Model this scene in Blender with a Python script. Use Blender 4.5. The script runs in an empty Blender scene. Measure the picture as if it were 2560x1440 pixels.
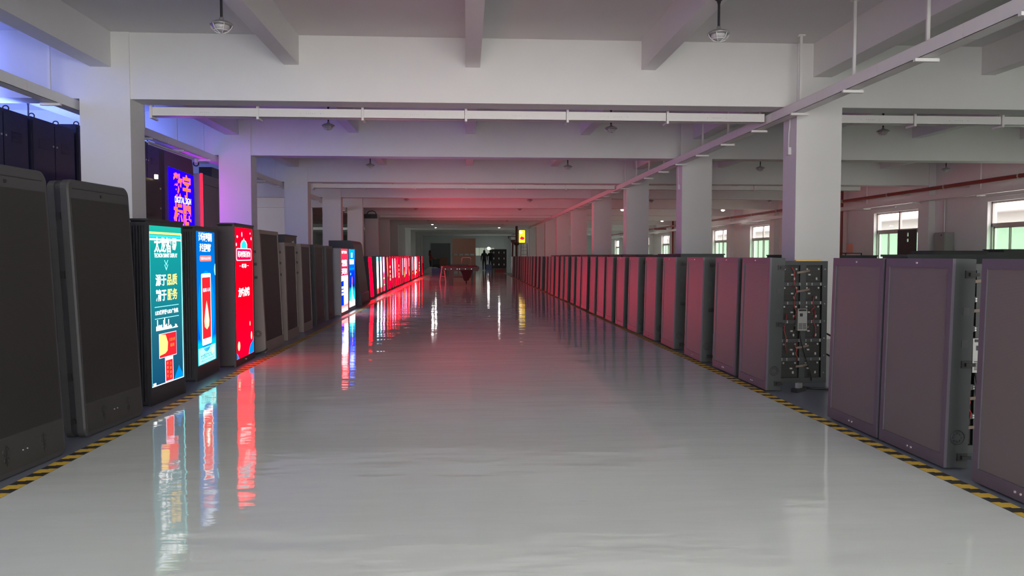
import bpy, bmesh, math, random
from mathutils import Vector, Matrix
R = math.radians
random.seed(7)
SC = bpy.context.scene
COL = SC.collection

# ------------------------------------------------------------------ camera, world, lights, exposure
F_PX, EYE = 1900.0, 1.25
YAW, PITCH = math.atan(114 / F_PX), math.atan(80 / F_PX)
cd = bpy.data.cameras.new('camera'); cam = bpy.data.objects.new('camera', cd); COL.objects.link(cam)
cd.sensor_fit = 'HORIZONTAL'; cd.sensor_width = 36.0; cd.lens = 36.0 * F_PX / 2560.0
cd.clip_end = 400.0
cam.location = (0, 0, EYE); cam.rotation_euler = (R(90) - PITCH, 0, -YAW)
SC.camera = cam
SC.view_settings.view_transform = 'Standard'; SC.view_settings.look = 'None'
SC.view_settings.exposure = -0.1; SC.view_settings.gamma = 1.0
SC.view_settings.use_curve_mapping = False

world = bpy.data.worlds.new('world'); SC.world = world; world.use_nodes = True
bg = world.node_tree.nodes['Background']
bg.inputs[0].default_value = (1.0, 0.985, 0.93, 1); bg.inputs[1].default_value = 8.8

def area(name, loc, rot, sx, sy, power, color=(1, 1, 1), portal=False):
    l = bpy.data.lights.new(name, 'AREA'); l.shape = 'RECTANGLE'; l.size = sx; l.size_y = sy
    l.energy = power; l.color = color
    if portal: l.cycles.is_portal = True
    o = bpy.data.objects.new(name, l); COL.objects.link(o); o.location = loc; o.rotation_euler = rot
    return o
# daylight through the big open loading door behind the camera
area('loading_door_daylight', (1.6, -5.5, 1.5), (R(90), 0, 0), 9.0, 2.9, 500, (1.0, 0.975, 0.93))

# ------------------------------------------------------------------ dimensions of the hall
FR0, BAY, NFR = 11.1, 6.0, 13          # frame k stands at FR0 + BAY*k
Z_BEAM, Z_JOIST, Z_SLAB = 3.46, 3.97, 4.39
XL, XR = -15.0, 14.7                   # side walls
Y_NEAR, Y_FAR = -5.6, 84.0
PL = (-5.41, -4.72); PR = (4.90, 5.59)  # pillar lines
JOISTS = [(-12.9), (-10.3), (-7.7), (-5.11), (-2.48), (0.10), (2.67), (5.28), (7.85), (10.4), (13.0)]
frames = [FR0 + BAY * k for k in range(-2, NFR)]
WIN = (0.75, 3.6, 0.95, 2.78)          # window in a bay: y offsets, sill, head

# ------------------------------------------------------------------ materials
MATS = {}
def mat(name, col, rough=0.6, metal=0.0, spec=0.5, noise=0.0, nscale=8.0, bump=0.0, bscale=60.0, coat=0.0):
    if name in MATS: return MATS[name]
    m = bpy.data.materials.new(name); m.use_nodes = True; nt = m.node_tree
    b = nt.nodes['Principled BSDF']
    b.inputs['Base Color'].default_value = (*col, 1); b.inputs['Roughness'].default_value = rough
    b.inputs['Metallic'].default_value = metal; b.inputs['Specular IOR Level'].default_value = spec
    if coat: b.inputs['Coat Weight'].default_value = coat; b.inputs['Coat Roughness'].default_value = 0.15
    if noise or bump:
        tc = nt.nodes.new('ShaderNodeTexCoord')
        if noise:
            n = nt.nodes.new('ShaderNodeTexNoise'); n.inputs['Scale'].default_value = nscale; n.inputs['Detail'].default_value = 4
            nt.links.new(tc.outputs['Object'], n.inputs['Vector'])
            mx = nt.nodes.new('ShaderNodeMix'); mx.data_type = 'RGBA'
            mx.inputs['A'].default_value = (*[c * (1 - noise) for c in col], 1)
            mx.inputs['B'].default_value = (*[min(1, c * (1 + noise)) for c in col], 1)
            nt.links.new(n.outputs['Fac'], mx.inputs['Factor']); nt.links.new(mx.outputs['Result'], b.inputs['Base Color'])
        if bump:
            n2 = nt.nodes.new('ShaderNodeTexNoise'); n2.inputs['Scale'].default_value = bscale
            nt.links.new(tc.outputs['Object'], n2.inputs['Vector'])
            bp = nt.nodes.new('ShaderNodeBump'); bp.inputs['Strength'].default_value = bump; bp.inputs['Distance'].default_value = 0.01
            nt.links.new(n2.outputs['Fac'], bp.inputs['Height']); nt.links.new(bp.outputs['Normal'], b.inputs['Normal'])
    MATS[name] = m
    return m
def emat(name, col, strength, sampled=True):
    if name in MATS: return MATS[name]
    m = bpy.data.materials.new(name); m.use_nodes = True; nt = m.node_tree
    nt.nodes.clear(); o = nt.nodes.new('ShaderNodeOutputMaterial'); e = nt.nodes.new('ShaderNodeEmission')
    e.inputs[0].default_value = (*col, 1); e.inputs[1].default_value = strength
    nt.links.new(e.outputs[0], o.inputs[0])
    if not sampled: m.cycles.emission_sampling = 'NONE'
    MATS[name] = m
    return m
def egrad(name, stops, strength):
    """a lit screen whose picture runs through several colours from bottom to top"""
    m = bpy.data.materials.new(name); m.use_nodes = True; nt = m.node_tree; nt.nodes.clear()
    o = nt.nodes.new('ShaderNodeOutputMaterial'); e = nt.nodes.new('ShaderNodeEmission'); e.inputs[1].default_value = strength
    tc = nt.nodes.new('ShaderNodeTexCoord'); sp = nt.nodes.new('ShaderNodeSeparateXYZ'); cr = nt.nodes.new('ShaderNodeValToRGB')
    els = cr.color_ramp.elements
    while len(els) < len(stops): els.new(0.5)
    for el, (p, c) in zip(els, stops): el.position = p; el.color = (*c, 1)
    nt.links.new(tc.outputs['Generated'], sp.inputs[0]); nt.links.new(sp.outputs['Z'], cr.inputs[0])
    nt.links.new(cr.outputs[0], e.inputs[0]); nt.links.new(e.outputs[0], o.inputs[0])
    MATS[name] = m
    return m
def fine_mesh(name, col, rough=0.4, scale=260.0):
    """LED module surface: fine dark grid of pixels"""
    m = bpy.data.materials.new(name); m.use_nodes = True; nt = m.node_tree; b = nt.nodes['Principled BSDF']
    b.inputs['Roughness'].default_value = rough
    tc = nt.nodes.new('ShaderNodeTexCoord'); w = nt.nodes.new('ShaderNodeTexWave'); w.wave_type = 'BANDS'; w.bands_direction = 'Z'
    w.inputs['Scale'].default_value = scale / 6.28; w.inputs['Distortion'].default_value = 0
    n = nt.nodes.new('ShaderNodeTexNoise'); n.inputs['Scale'].default_value = 6
    nt.links.new(tc.outputs['Object'], w.inputs['Vector']); nt.links.new(tc.outputs['Object'], n.inputs['Vector'])
    mx = nt.nodes.new('ShaderNodeMix'); mx.data_type = 'RGBA'
    mx.inputs['A'].default_value = (*[c * 0.75 for c in col], 1); mx.inputs['B'].default_value = (*[c * 1.2 for c in col], 1)
    nt.links.new(w.outputs['Fac'], mx.inputs['Factor']); nt.links.new(mx.outputs['Result'], b.inputs['Base Color'])
    bp = nt.nodes.new('ShaderNodeBump'); bp.inputs['Strength'].default_value = 0.12; bp.inputs['Distance'].default_value = 0.002
    nt.links.new(n.outputs['Fac'], bp.inputs['Height']); nt.links.new(bp.outputs['Normal'], b.inputs['Normal'])
    MATS[name] = m
    return m

WHITE = mat('white_wall_paint', (0.78, 0.775, 0.77), 0.75, noise=0.02, nscale=3, bump=0.03, bscale=25)
CEILP = mat('ceiling_paint', (0.70, 0.69, 0.69), 0.85, noise=0.03, nscale=2)
TRAYW = mat('tray_white_steel', (0.80, 0.79, 0.78), 0.4, noise=0.02, nscale=10)
RODM = mat('galvanised_rod', (0.55, 0.54, 0.53), 0.4, metal=0.5)
BLACK = mat('black_plastic', (0.012, 0.012, 0.013), 0.45, noise=0.15, nscale=20)
NEARBLACK = mat('near_black_metal', (0.02, 0.02, 0.024), 0.4, noise=0.15, nscale=15)
CHAR = mat('charcoal_powder_coat', (0.045, 0.044, 0.047), 0.45, noise=0.08, nscale=30, bump=0.05, bscale=400)
SIDEG = mat('charcoal_side_sheet', (0.030, 0.034, 0.036), 0.5, noise=0.08, nscale=12)
FRAMEP = mat('led_front_frame', (0.076, 0.067, 0.088), 0.38, noise=0.06, nscale=12)
LEDFACE = fine_mesh('led_module_face', (0.112, 0.102, 0.098), 0.42)
LEDDARK = fine_mesh('led_module_dark', (0.022, 0.018, 0.019), 0.5)
NAVY = mat('navy_black_metal', (0.010, 0.011, 0.03), 0.4, noise=0.2, nscale=6)
BROWNG = mat('taupe_grey_coat', (0.19, 0.155, 0.14), 0.45, noise=0.05, nscale=14)
GREYB = mat('mid_grey_coat', (0.22, 0.21, 0.22), 0.45, noise=0.05, nscale=14)
SILVER = mat('silver_metal', (0.5, 0.5, 0.5), 0.3, metal=0.8)
SCREW = mat('bright_screw', (0.8, 0.8, 0.8), 0.25, metal=0.7)
PCB = mat('module_back_black', (0.012, 0.012, 0.012), 0.5, noise=0.3, nscale=80)
PSU = mat('psu_silver', (0.33, 0.335, 0.33), 0.35, metal=0.6, noise=0.1, nscale=60)
REDP = mat('red_fire_pipe', (0.26, 0.035, 0.03), 0.4, noise=0.1, nscale=8)
YELL = mat('tape_yellow', (0.62, 0.40, 0.05), 0.55, noise=0.15, nscale=25)
TBLK = mat('tape_black', (0.03, 0.028, 0.027), 0.55, noise=0.2, nscale=25)
CARD = mat('kraft_board', (0.40, 0.27, 0.20), 0.8, noise=0.08, nscale=5)
TAN = mat('ribbon_cable_tan', (0.16, 0.12, 0.09), 0.6)
REDW = mat('red_wire', (0.35, 0.02, 0.02), 0.5)
WHITEP = mat('white_plastic', (0.7, 0.7, 0.7), 0.4)
LAMPG = mat('lamp_grey_metal', (0.32, 0.31, 0.31), 0.35, metal=0.4, noise=0.05)
LAMPGL = mat('lamp_glass_off', (0.42, 0.41, 0.42), 0.15, spec=0.6)
LAMPON = emat('lamp_glass_lit', (1.0, 0.97, 0.92), 120.0)
TUBEON = emat('tube_lit', (0.95, 1.0, 0.98), 30.0)
WOODY = mat('wood_strip_yellow', (0.6, 0.38, 0.10), 0.6)
ALU = mat('window_aluminium', (0.50, 0.47, 0.44), 0.4, metal=0.2)

# ---- floor materials: glossy grey epoxy with a faint uneven surface
def epoxy():
    m = bpy.data.materials.new('grey_epoxy_floor'); m.use_nodes = True; nt = m.node_tree; b = nt.nodes['Principled BSDF']
    tc = nt.nodes.new('ShaderNodeTexCoord')
    def noise(scale, detail, vec=None, rough=0.5):
        n = nt.nodes.new('ShaderNodeTexNoise'); n.inputs['Scale'].default_value = scale; n.inputs['Detail'].default_value = detail
        n.inputs['Roughness'].default_value = rough
        nt.links.new(vec or tc.outputs['Object'], n.inputs['Vector']); return n
    mp = nt.nodes.new('ShaderNodeMapping'); mp.inputs['Scale'].default_value = (0.32, 1.0, 1.0)
    nt.links.new(tc.outputs['Object'], mp.inputs['Vector'])
    n1 = noise(0.35, 5, None, 0.6)
    cr = nt.nodes.new('ShaderNodeValToRGB'); cr.color_ramp.elements[0].position = 0.3; cr.color_ramp.elements[1].position = 0.75
    cr.color_ramp.elements[0].color = (0.57, 0.60, 0.585, 1); cr.color_ramp.elements[1].color = (0.64, 0.67, 0.65, 1)
    nt.links.new(n1.outputs['Fac'], cr.inputs[0])
    n4 = noise(9, 6, mp.outputs[0], 0.7)
    cr2 = nt.nodes.new('ShaderNodeValToRGB'); cr2.color_ramp.elements[0].position = 0.22; cr2.color_ramp.elements[1].position = 0.34
    cr2.color_ramp.elements[0].color = (0.72, 0.72, 0.72, 1); cr2.color_ramp.elements[1].color = (1, 1, 1, 1)
    nt.links.new(n4.outputs['Fac'], cr2.inputs[0])
    mu = nt.nodes.new('ShaderNodeMix'); mu.data_type = 'RGBA'; mu.blend_type = 'MULTIPLY'; mu.inputs['Factor'].default_value = 1
    nt.links.new(cr.outputs[0], mu.inputs['A']); nt.links.new(cr2.outputs[0], mu.inputs['B'])
    nt.links.new(mu.outputs['Result'], b.inputs['Base Color'])
    b.inputs['Roughness'].default_value = 0.05
    mp2 = nt.nodes.new('ShaderNodeMapping'); mp2.inputs['Scale'].default_value = (0.25, 1.0, 1.0); nt.links.new(tc.outputs['Object'], mp2.inputs['Vector'])
    n2 = noise(1.9, 3, mp.outputs[0]); n3 = noise(7, 3, mp2.outputs[0])
    b1 = nt.nodes.new('ShaderNodeBump'); b1.inputs['Strength'].default_value = 0.15; b1.inputs['Distance'].default_value = 0.05
    b2 = nt.nodes.new('ShaderNodeBump'); b2.inputs['Strength'].default_value = 0.16; b2.inputs['Distance'].default_value = 0.014
    nt.links.new(n2.outputs['Fac'], b1.inputs['Height']); nt.links.new(n3.outputs['Fac'], b2.inputs['Height'])
    nt.links.new(b1.outputs['Normal'], b2.inputs['Normal']); nt.links.new(b2.outputs['Normal'], b.inputs['Normal'])
    return m
EPOXY = epoxy()
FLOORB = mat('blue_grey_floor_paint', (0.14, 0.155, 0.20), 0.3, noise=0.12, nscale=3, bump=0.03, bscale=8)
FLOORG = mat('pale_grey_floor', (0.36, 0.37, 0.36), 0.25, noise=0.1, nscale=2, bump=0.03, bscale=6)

# ------------------------------------------------------------------ mesh builder
class MB:
    def __init__(s): s.v = []; s.f = []; s.m = []; s.cur = 0; s.sm = []
    def add(s, vs, fs, smooth=False):
        b = len(s.v); s.v += [tuple(v) for v in vs]
        for f in fs: s.f.append([i + b for i in f]); s.m.append(s.cur); s.sm.append(smooth)
        return s
    def box(s, x0, x1, y0, y1, z0, z1):
        vs = [(x, y, z) for z in (z0, z1) for y in (y0, y1) for x in (x0, x1)]
        return s.add(vs, [(0, 2, 3, 1), (4, 5, 7, 6), (0, 1, 5, 4), (2, 6, 7, 3), (0, 4, 6, 2), (1, 3, 7, 5)])
    def prism(s, pts, y0, y1, ch=0.0):
        """outline in x,z swept along y; ch chamfers the y0 edge"""
        n = len(pts)
        if ch:
            cx = sum(p[0] for p in pts) / n; cz = sum(p[1] for p in pts) / n
            wx = max(abs(p[0] - cx) for p in pts); wz = max(abs(p[1] - cz) for p in pts)
            ins = [(cx + (p[0] - cx) * (wx - ch) / wx, cz + (p[1] - cz) * (wz - ch) / wz) for p in pts]
            rings = [[(x, y0, z) for x, z in ins], [(x, y0 + ch, z) for x, z in pts], [(x, y1, z) for x, z in pts]]
        else:
            rings = [[(x, y0, z) for x, z in pts], [(x, y1, z) for x, z in pts]]
        vs = [v for r in rings for v in r]; fs = []
        for k in range(len(rings) - 1):
            for i in range(n):
                j = (i + 1) % n; fs.append((k * n + i, k * n + j, (k + 1) * n + j, (k + 1) * n + i))
        fs.append(tuple(reversed(range(n)))); fs.append(tuple(range((len(rings) - 1) * n, len(rings) * n)))
        return s.add(vs, fs)
    def prism_x(s, pts, x0, x1):
        n = len(pts); vs = [(x0, y, z) for y, z in pts] + [(x1, y, z) for y, z in pts]
        fs = [(i, (i + 1) % n, n + (i + 1) % n, n + i) for i in range(n)] + [tuple(range(n)), tuple(range(2 * n - 1, n - 1, -1))]
        return s.add(vs, fs)
    def cyl(s, p0, p1, r, n=10, r2=None, cap=True, smooth=True):
        p0, p1 = Vector(p0), Vector(p1); d = (p1 - p0).normalized()
        a = d.orthogonal().normalized(); b = d.cross(a); r2 = r if r2 is None else r2
        vs = [p0 + (a * math.cos(t) + b * math.sin(t)) * r for t in [2 * math.pi * i / n for i in range(n)]]
        vs += [p1 + (a * math.cos(t) + b * math.sin(t)) * r2 for t in [2 * math.pi * i / n for i in range(n)]]
        s.add(vs, [(i, (i + 1) % n, n + (i + 1) % n, n + i) for i in range(n)], smooth)
        if cap: s.add(vs, [tuple(reversed(range(n))), tuple(range(n, 2 * n))])
        return s
    def tube(s, pts, r, n=7):
        pts = [Vector(p) for p in pts]; vs = []; k = len(pts)
        for i, p in enumerate(pts):
            d = (pts[min(i + 1, k - 1)] - pts[max(i - 1, 0)]).normalized()
            a = d.cross(Vector((0.13, 0.31, 0.94))).normalized(); b = d.cross(a)
            vs += [p + (a * math.cos(2 * math.pi * j / n) + b * math.sin(2 * math.pi * j / n)) * r for j in range(n)]
        fs = [(i * n + j, i * n + (j + 1) % n, (i + 1) * n + (j + 1) % n, (i + 1) * n + j) for i in range(k - 1) for j in range(n)]
        fs += [tuple(range(n)), tuple(range(k * n - 1, (k - 1) * n - 1, -1))]
        return s.add(vs, fs, True)
    def lathe(s, prof, n=20, c=(0, 0, 0)):
        vs = []; k = len(prof)
        for r, z in prof:
            vs += [(c[0] + r * math.cos(2 * math.pi * j / n), c[1] + r * math.sin(2 * math.pi * j / n), c[2] + z) for j in range(n)]
        fs = [(i * n + j, i * n + (j + 1) % n, (i + 1) * n + (j + 1) % n, (i + 1) * n + j) for i in range(k - 1) for j in range(n)]
        fs += [tuple(reversed(range(n))), tuple(range((k - 1) * n, k * n))]
        return s.add(vs, fs, True)
    def ring(s, c, axis, rad, r, n=20, m=6):
        c = Vector(c); ax = Vector(axis).normalized(); a = ax.orthogonal().normalized(); b = ax.cross(a); vs = []
        for i in range(n):
            t = 2 * math.pi * i / n; d = a * math.cos(t) + b * math.sin(t)
            for j in range(m):
                u = 2 * math.pi * j / m; vs.append(c + d * (rad + r * math.cos(u)) + ax * r * math.sin(u))
        return s.add(vs, [(i * m + j, i * m + (j + 1) % m, ((i + 1) % n) * m + (j + 1) % m, ((i + 1) % n) * m + j) for i in range(n) for j in range(m)], True)
    def mesh(s, name, mats):
        me = bpy.data.meshes.new(name); me.from_pydata(s.v, [], s.f)
        for m in (mats if isinstance(mats, (list, tuple)) else [mats]): me.materials.append(m)
        me.polygons.foreach_set('material_index', s.m); me.polygons.foreach_set('use_smooth', s.sm)
        bm = bmesh.new(); bm.from_mesh(me); bmesh.ops.recalc_face_normals(bm, faces=bm.faces); bm.to_mesh(me); bm.free()
        me.update(); return me
def box(*a): return MB().box(*a)
def obj(name, me, parent=None, loc=(0, 0, 0), rot=(0, 0, 0)):
    o = bpy.data.objects.new(name, me); COL.objects.link(o); o.location = loc; o.rotation_euler = rot
    if parent is not None: o.parent = parent
    return o
def B(name, mb, m, parent=None, loc=(0, 0, 0), rot=(0, 0, 0)): return obj(name, mb.mesh(name, m), parent, loc, rot)
def tag(o, label=None, cat=None, group=None, kind=None):
    if label: o['label'] = label
    if cat: o['category'] = cat
    if group: o['group'] = group
    if kind: o['kind'] = kind
    return o
def thing(name, label, cat, loc=(0, 0, 0), rz=0.0, group=None, lean=0.0):
    o = bpy.data.objects.new(name, None); COL.objects.link(o); o.empty_display_size = 0.1
    o.location = loc; o.rotation_euler = (R(-lean), 0, rz)
    return tag(o, label, cat, group)
def struct(name, mb, m, parent=None):
    o = B(name, mb, m, parent)
    if parent is None: o['kind'] = 'structure'
    return o
def rr(w, h, r, n=5, z0=0.0, x0=None):
    xa = -w / 2 if x0 is None else x0; pts = []
    for cx, cz, a0 in ((xa + w - r, z0 + r, -90), (xa + w - r, z0 + h - r, 0), (xa + r, z0 + h - r, 90), (xa + r, z0 + r, 180)):
        for i in range(n + 1):
            t = R(a0 + 90 * i / n); pts.append((cx + r * math.cos(t), cz + r * math.sin(t)))
    return pts
def frame_mb(w, h, z0, bl, br, bt, bb, y0, y1):
    """rectangular front frame with an opening"""
    m = MB(); a = w / 2
    m.box(-a, -a + bl, y0, y1, z0, z0 + h); m.box(a - br, a, y0, y1, z0, z0 + h)
    m.box(-a + bl, a - br, y0, y1, z0, z0 + bb); m.box(-a + bl, a - br, y0, y1, z0 + h - bt, z0 + h)
    return m
ORD = ['first', 'second', 'third', 'fourth', 'fifth', 'sixth', 'seventh', 'eighth', 'ninth', 'tenth', 'eleventh', 'twelfth', 'thirteenth',
       'fourteenth', 'fifteenth', 'sixteenth', 'seventeenth', 'eighteenth', 'nineteenth', 'twentieth', 'twenty-first', 'twenty-second',
       'twenty-third', 'twenty-fourth', 'twenty-fifth', 'twenty-sixth', 'twenty-seventh', 'twenty-eighth', 'twenty-ninth', 'thirtieth',
       'thirty-first', 'thirty-second', 'thirty-third', 'thirty-fourth', 'thirty-fifth']

# text as flat filled mesh in the x,z plane, fitted to a box
def text_mesh(s, w, h, m, bold=0.0):
    cu = bpy.data.curves.new('lettering', 'FONT'); cu.body = s; cu.align_x = 'CENTER'; cu.offset = bold; cu.resolution_u = 3; cu.size = 1
    to = bpy.data.objects.new('lettering_tmp', cu); COL.objects.link(to)
    dg = bpy.context.evaluated_depsgraph_get(); dg.update()
    me = bpy.data.meshes.new_from_object(to.evaluated_get(dg))
    bpy.data.objects.remove(to); bpy.data.curves.remove(cu)
    if not me.vertices: return me
    xs = [v.co.x for v in me.vertices]; ys = [v.co.y for v in me.vertices]
    x0, x1, y0, y1 = min(xs), max(xs), min(ys), max(ys)
    sx = w / max(1e-6, x1 - x0); sz = h / max(1e-6, y1 - y0)
    for v in me.vertices:
        v.co = Vector(((v.co.x - (x0 + x1) / 2) * sx, 0, (v.co.y - (y0 + y1) / 2) * sz))
    me.materials.clear(); me.materials.append(m); me.name = 'lettering'
    return me
def lettering(parent, s, x, z, w, h, m, y=-0.004, bold=0.012, rot=0.0):
    return obj('lettering', text_mesh(s, w, h, m, bold), parent, (x, y, z), (0, rot, 0))
def shape(parent, name, pts, m, y=-0.003, loc=(0, 0)):
    mb = MB(); mb.add([(px + loc[0], 0, pz + loc[1]) for px, pz in pts], [tuple(range(len(pts)))])
    return B(name, mb, m, parent, (0, y, 0))
def rect(x0, x1, z0, z1): return [(x0, z0), (x1, z0), (x1, z1), (x0, z1)]
def ell(cx, cz, rx, rz, n=20): return [(cx + rx * math.cos(2 * math.pi * i / n), cz + rz * math.sin(2 * math.pi * i / n)) for i in range(n)]

# ================================================================== THE HALL
# floor: glossy aisle, darker painted strips under the displays, pale floor in the side bays
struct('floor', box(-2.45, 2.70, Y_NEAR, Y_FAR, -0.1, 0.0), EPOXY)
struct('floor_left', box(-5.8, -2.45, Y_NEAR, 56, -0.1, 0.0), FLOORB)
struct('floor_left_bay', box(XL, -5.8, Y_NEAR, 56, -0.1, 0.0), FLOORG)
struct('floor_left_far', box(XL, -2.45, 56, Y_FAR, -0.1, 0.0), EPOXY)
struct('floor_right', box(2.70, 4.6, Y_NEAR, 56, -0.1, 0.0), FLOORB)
struct('floor_right_bay', box(4.6, XR, Y_NEAR, 56, -0.1, 0.0), FLOORG)
struct('floor_right_far', box(2.70, XR, 56, Y_FAR, -0.1, 0.0), EPOXY)
struct('ceiling', box(XL, XR, Y_NEAR, Y_FAR, Z_SLAB, Z_SLAB + 0.15), CEILP)

# side, far and near walls
def wall_with_windows(name, x0, x1, wins):
    m = MB(); y = Y_NEAR
    for (a, b) in wins:
        m.box(x0, x1, y, a, 0, Z_SLAB); m.box(x0, x1, a, b, 0, WIN[2]); m.box(x0, x1, a, b, WIN[3], Z_SLAB); y = b
    m.box(x0, x1, y, Y_FAR, 0, Z_SLAB)
    return struct(name, m, WHITE)
WINS = [(f + WIN[0], f + WIN[1]) for f in frames[:-1]]
wall_with_windows('wall_right', XR, XR + 0.28, WINS)
ADDED_LWINS = [(f + WIN[0], f + WIN[1] + 1.2) for f in frames if 22 < f < 30]  # unseen left-wall openings, added so daylight brightens the partition
wall_with_windows('wall_left', XL - 0.28, XL, ADDED_LWINS)
struct('wall_far', box(XL, XR, Y_FAR, Y_FAR + 0.25, 0, Z_SLAB), mat('far_wall_paint', (0.60, 0.66, 0.66), 0.7, noise=0.03, nscale=2))
wn = MB(); wn.box(XL, -3.7, Y_NEAR - 0.25, Y_NEAR, 0, Z_SLAB); wn.box(6.1, XR, Y_NEAR - 0.25, Y_NEAR, 0, Z_SLAB); wn.box(-3.7, 6.1, Y_NEAR - 0.25, Y_NEAR, 3.45, Z_SLAB)
struct('wall_near', wn, WHITE)
# partition across the left bay
struct('wall_partition', box(XL, -7.05, FR0 + 24.35, FR0 + 24.5, 0, Z_BEAM), WHITE)

# pillars, transverse beams, longitudinal joists
for f in frames:
    for xs in (PL, PR):
        struct('pillar', box(xs[0], xs[1], f, f + 0.47, 0, Z_SLAB), WHITE)
    struct('pillar', box(XR - 0.22, XR, f, f + 0.55, 0, Z_SLAB), WHITE)
    struct('beam', box(XL, PL[0], f + 0.02, f + 0.42, Z_BEAM, Z_SLAB), WHITE)
    struct('beam', box(PL[1], PR[0], f + 0.02, f + 0.42, Z_BEAM, Z_SLAB), WHITE)
    struct('beam', box(PR[1], XR - 0.22, f + 0.02, f + 0.42, Z_BEAM, Z_SLAB), WHITE)
for jx in JOISTS:
    pl = abs(jx + 5.11) < 0.01 or abs(jx - 5.28) < 0.01
    w = 0.14 if pl else 0.105; zb = 3.90 if pl else Z_JOIST
    ys = [Y_NEAR] + frames + [Y_FAR]
    for a, b in zip(ys[:-1], ys[1:]):
        a2 = a + (0.42 if a != Y_NEAR else 0) + (0.05 if pl and a != Y_NEAR else 0)
        struct('joist', box(jx - w, jx + w, a2, b + (0.02 if not pl else 0), zb, Z_SLAB), WHITE)

# windows of the right wall, then the unseen added ones on the left
GLASSG = bpy.data.materials.new('green_window_glass'); GLASSC = bpy.data.materials.new('clear_window_glass')
for g, c in ((GLASSG, (0.66, 0.80, 0.70)), (GLASSC, (0.90, 0.86, 0.88))):
    g.use_nodes = True; nt = g.node_tree; nt.nodes.clear()
    o = nt.nodes.new('ShaderNodeOutputMaterial'); t = nt.nodes.new('ShaderNodeBsdfTransparent'); gl = nt.nodes.new('ShaderNodeBsdfGlossy')
    mx = nt.nodes.new('ShaderNodeMixShader')
    t.inputs[0].default_value = (*c, 1); gl.inputs['Roughness'].default_value = 0.03
    mx.inputs[0].default_value = 0.06; nt.links.new(t.outputs[0], mx.inputs[1]); nt.links.new(gl.outputs[0], mx.inputs[2]); nt.links.new(mx.outputs[0], o.inputs[0])
for i, (a, b) in enumerate(WINS + ADDED_LWINS):
    z0, z1 = WIN[2], WIN[3]; zt = 2.12; ym = (a + b) / 2; right = i < len(WINS); x0 = XR + 0.12 if right else XL - 0.19; x1 = x0 + 0.07
    w = tag(bpy.data.objects.new('window_%d' % (i + 1), None), kind='structure'); COL.objects.link(w); w.location = (0, 0, 0)
    fm = MB(); t = 0.05
    fm.box(x0, x1, a, a + t, z0, z1); fm.box(x0, x1, b - t, b, z0, z1); fm.box(x0, x1, a, b, z0, z0 + t); fm.box(x0, x1, a, b, z1 - t, z1)
    fm.box(x0, x1, a, b, zt - 0.05, zt + 0.05); fm.box(x0, x1, ym - 0.04, ym + 0.04, z0, z1)
    B('window_frame', fm, ALU, w)
    for (ya, yb) in ((a + t, ym - 0.04), (ym + 0.04, b - t)):
        B('pane', box(x0 + 0.03, x0 + 0.036, ya, yb, zt + 0.05, z1 - t), GLASSC, w)
        yc = (ya + yb) / 2
        for (yd, ye, dx) in ((ya, yc + 0.03, 0.02), (yc - 0.03, yb, 0.045)):
            s = B('sash', box(x0 + dx, x0 + dx + 0.02, yd, yd + 0.04, z0 + t, zt - 0.05).box(x0 + dx, x0 + dx + 0.02, ye - 0.04, ye, z0 + t, zt - 0.05)
                  .box(x0 + dx, x0 + dx + 0.02, yd, ye, z0 + t, z0 + t + 0.04).box(x0 + dx, x0 + dx + 0.02, yd, ye, zt - 0.09, zt - 0.05), ALU, w)
            B('pane', box(x0 + dx + 0.008, x0 + dx + 0.012, yd + 0.04, ye - 0.04, z0 + t + 0.04, zt - 0.09), GLASSG if right else GLASSC, w)
    area('window_portal', (XR + 0.3 if right else XL - 0.3, ym, (z0 + z1) / 2), (0, R(90 if right else -90), 0), z1 - z0, b - a, 1, portal=True)

# ground and a pale shed outside the windows
struct('ground_outside', box(XR + 0.3, 60, -30, 120, -0.3, -0.2), mat('outside_concrete', (0.5, 0.5, 0.48), 0.9, noise=0.1, nscale=1))
shed = thing('neighbour_shed', 'pale corrugated shed seen through the windows', 'building', (24, 0, -0.2))
swl = MB()
for k in range(60): swl.box(0, 0.25 if k % 2 else 0.30, -20 + k * 2.2, -20 + (k + 1) * 2.2, 0, 3.4)
B('wall', swl, mat('shed_sheet', (0.36, 0.38, 0.36), 0.6, noise=0.05), shed)
B('roof', box(-0.8, 6, -21, 113, 3.4, 3.55), mat('shed_roof', (0.5, 0.47, 0.46), 0.6), shed)

# ================================================================== hazard tape
STR = box(-0.0225, 0.0225, 0, 0.078, 0, 0.0016).mesh('stripe', YELL)
for side, x, lab in ((-1, -2.45, 'yellow and black hazard tape along the aisle edge by the lit screens'),
                     (1, 2.70, 'yellow and black hazard tape along the aisle edge by the charcoal cabinets')):
    t = thing('hazard_tape', lab, 'floor tape', (x, 0, 0.0), group=None)
    B('tape_band', box(-0.045, 0.045, -1.0, 17.5, 0.0, 0.0012), TBLK, t)
    far = MB()
    for k in range(190): far.box(-0.045, 0.045, 17.5 + k * 0.155, 17.5 + k * 0.155 + 0.078, 0.0, 0.0016)
    tag(B('far_stripes', far, YELL, t), kind='stuff')
    far = MB()
    for k in range(190): far.box(-0.045, 0.045, 17.5 + k * 0.155 + 0.078, 17.5 + (k + 1) * 0.155, 0.0, 0.0013)
    tag(B('far_band', far, TBLK, t), kind='stuff')
    for k in range(93):
        y = 3.1 + k * 0.155
        obj('stripe', STR, t, (-0.0225, y + side * 0.012, 0.0)); obj('stripe', STR, t, (0.0225, y, 0.0))

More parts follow.
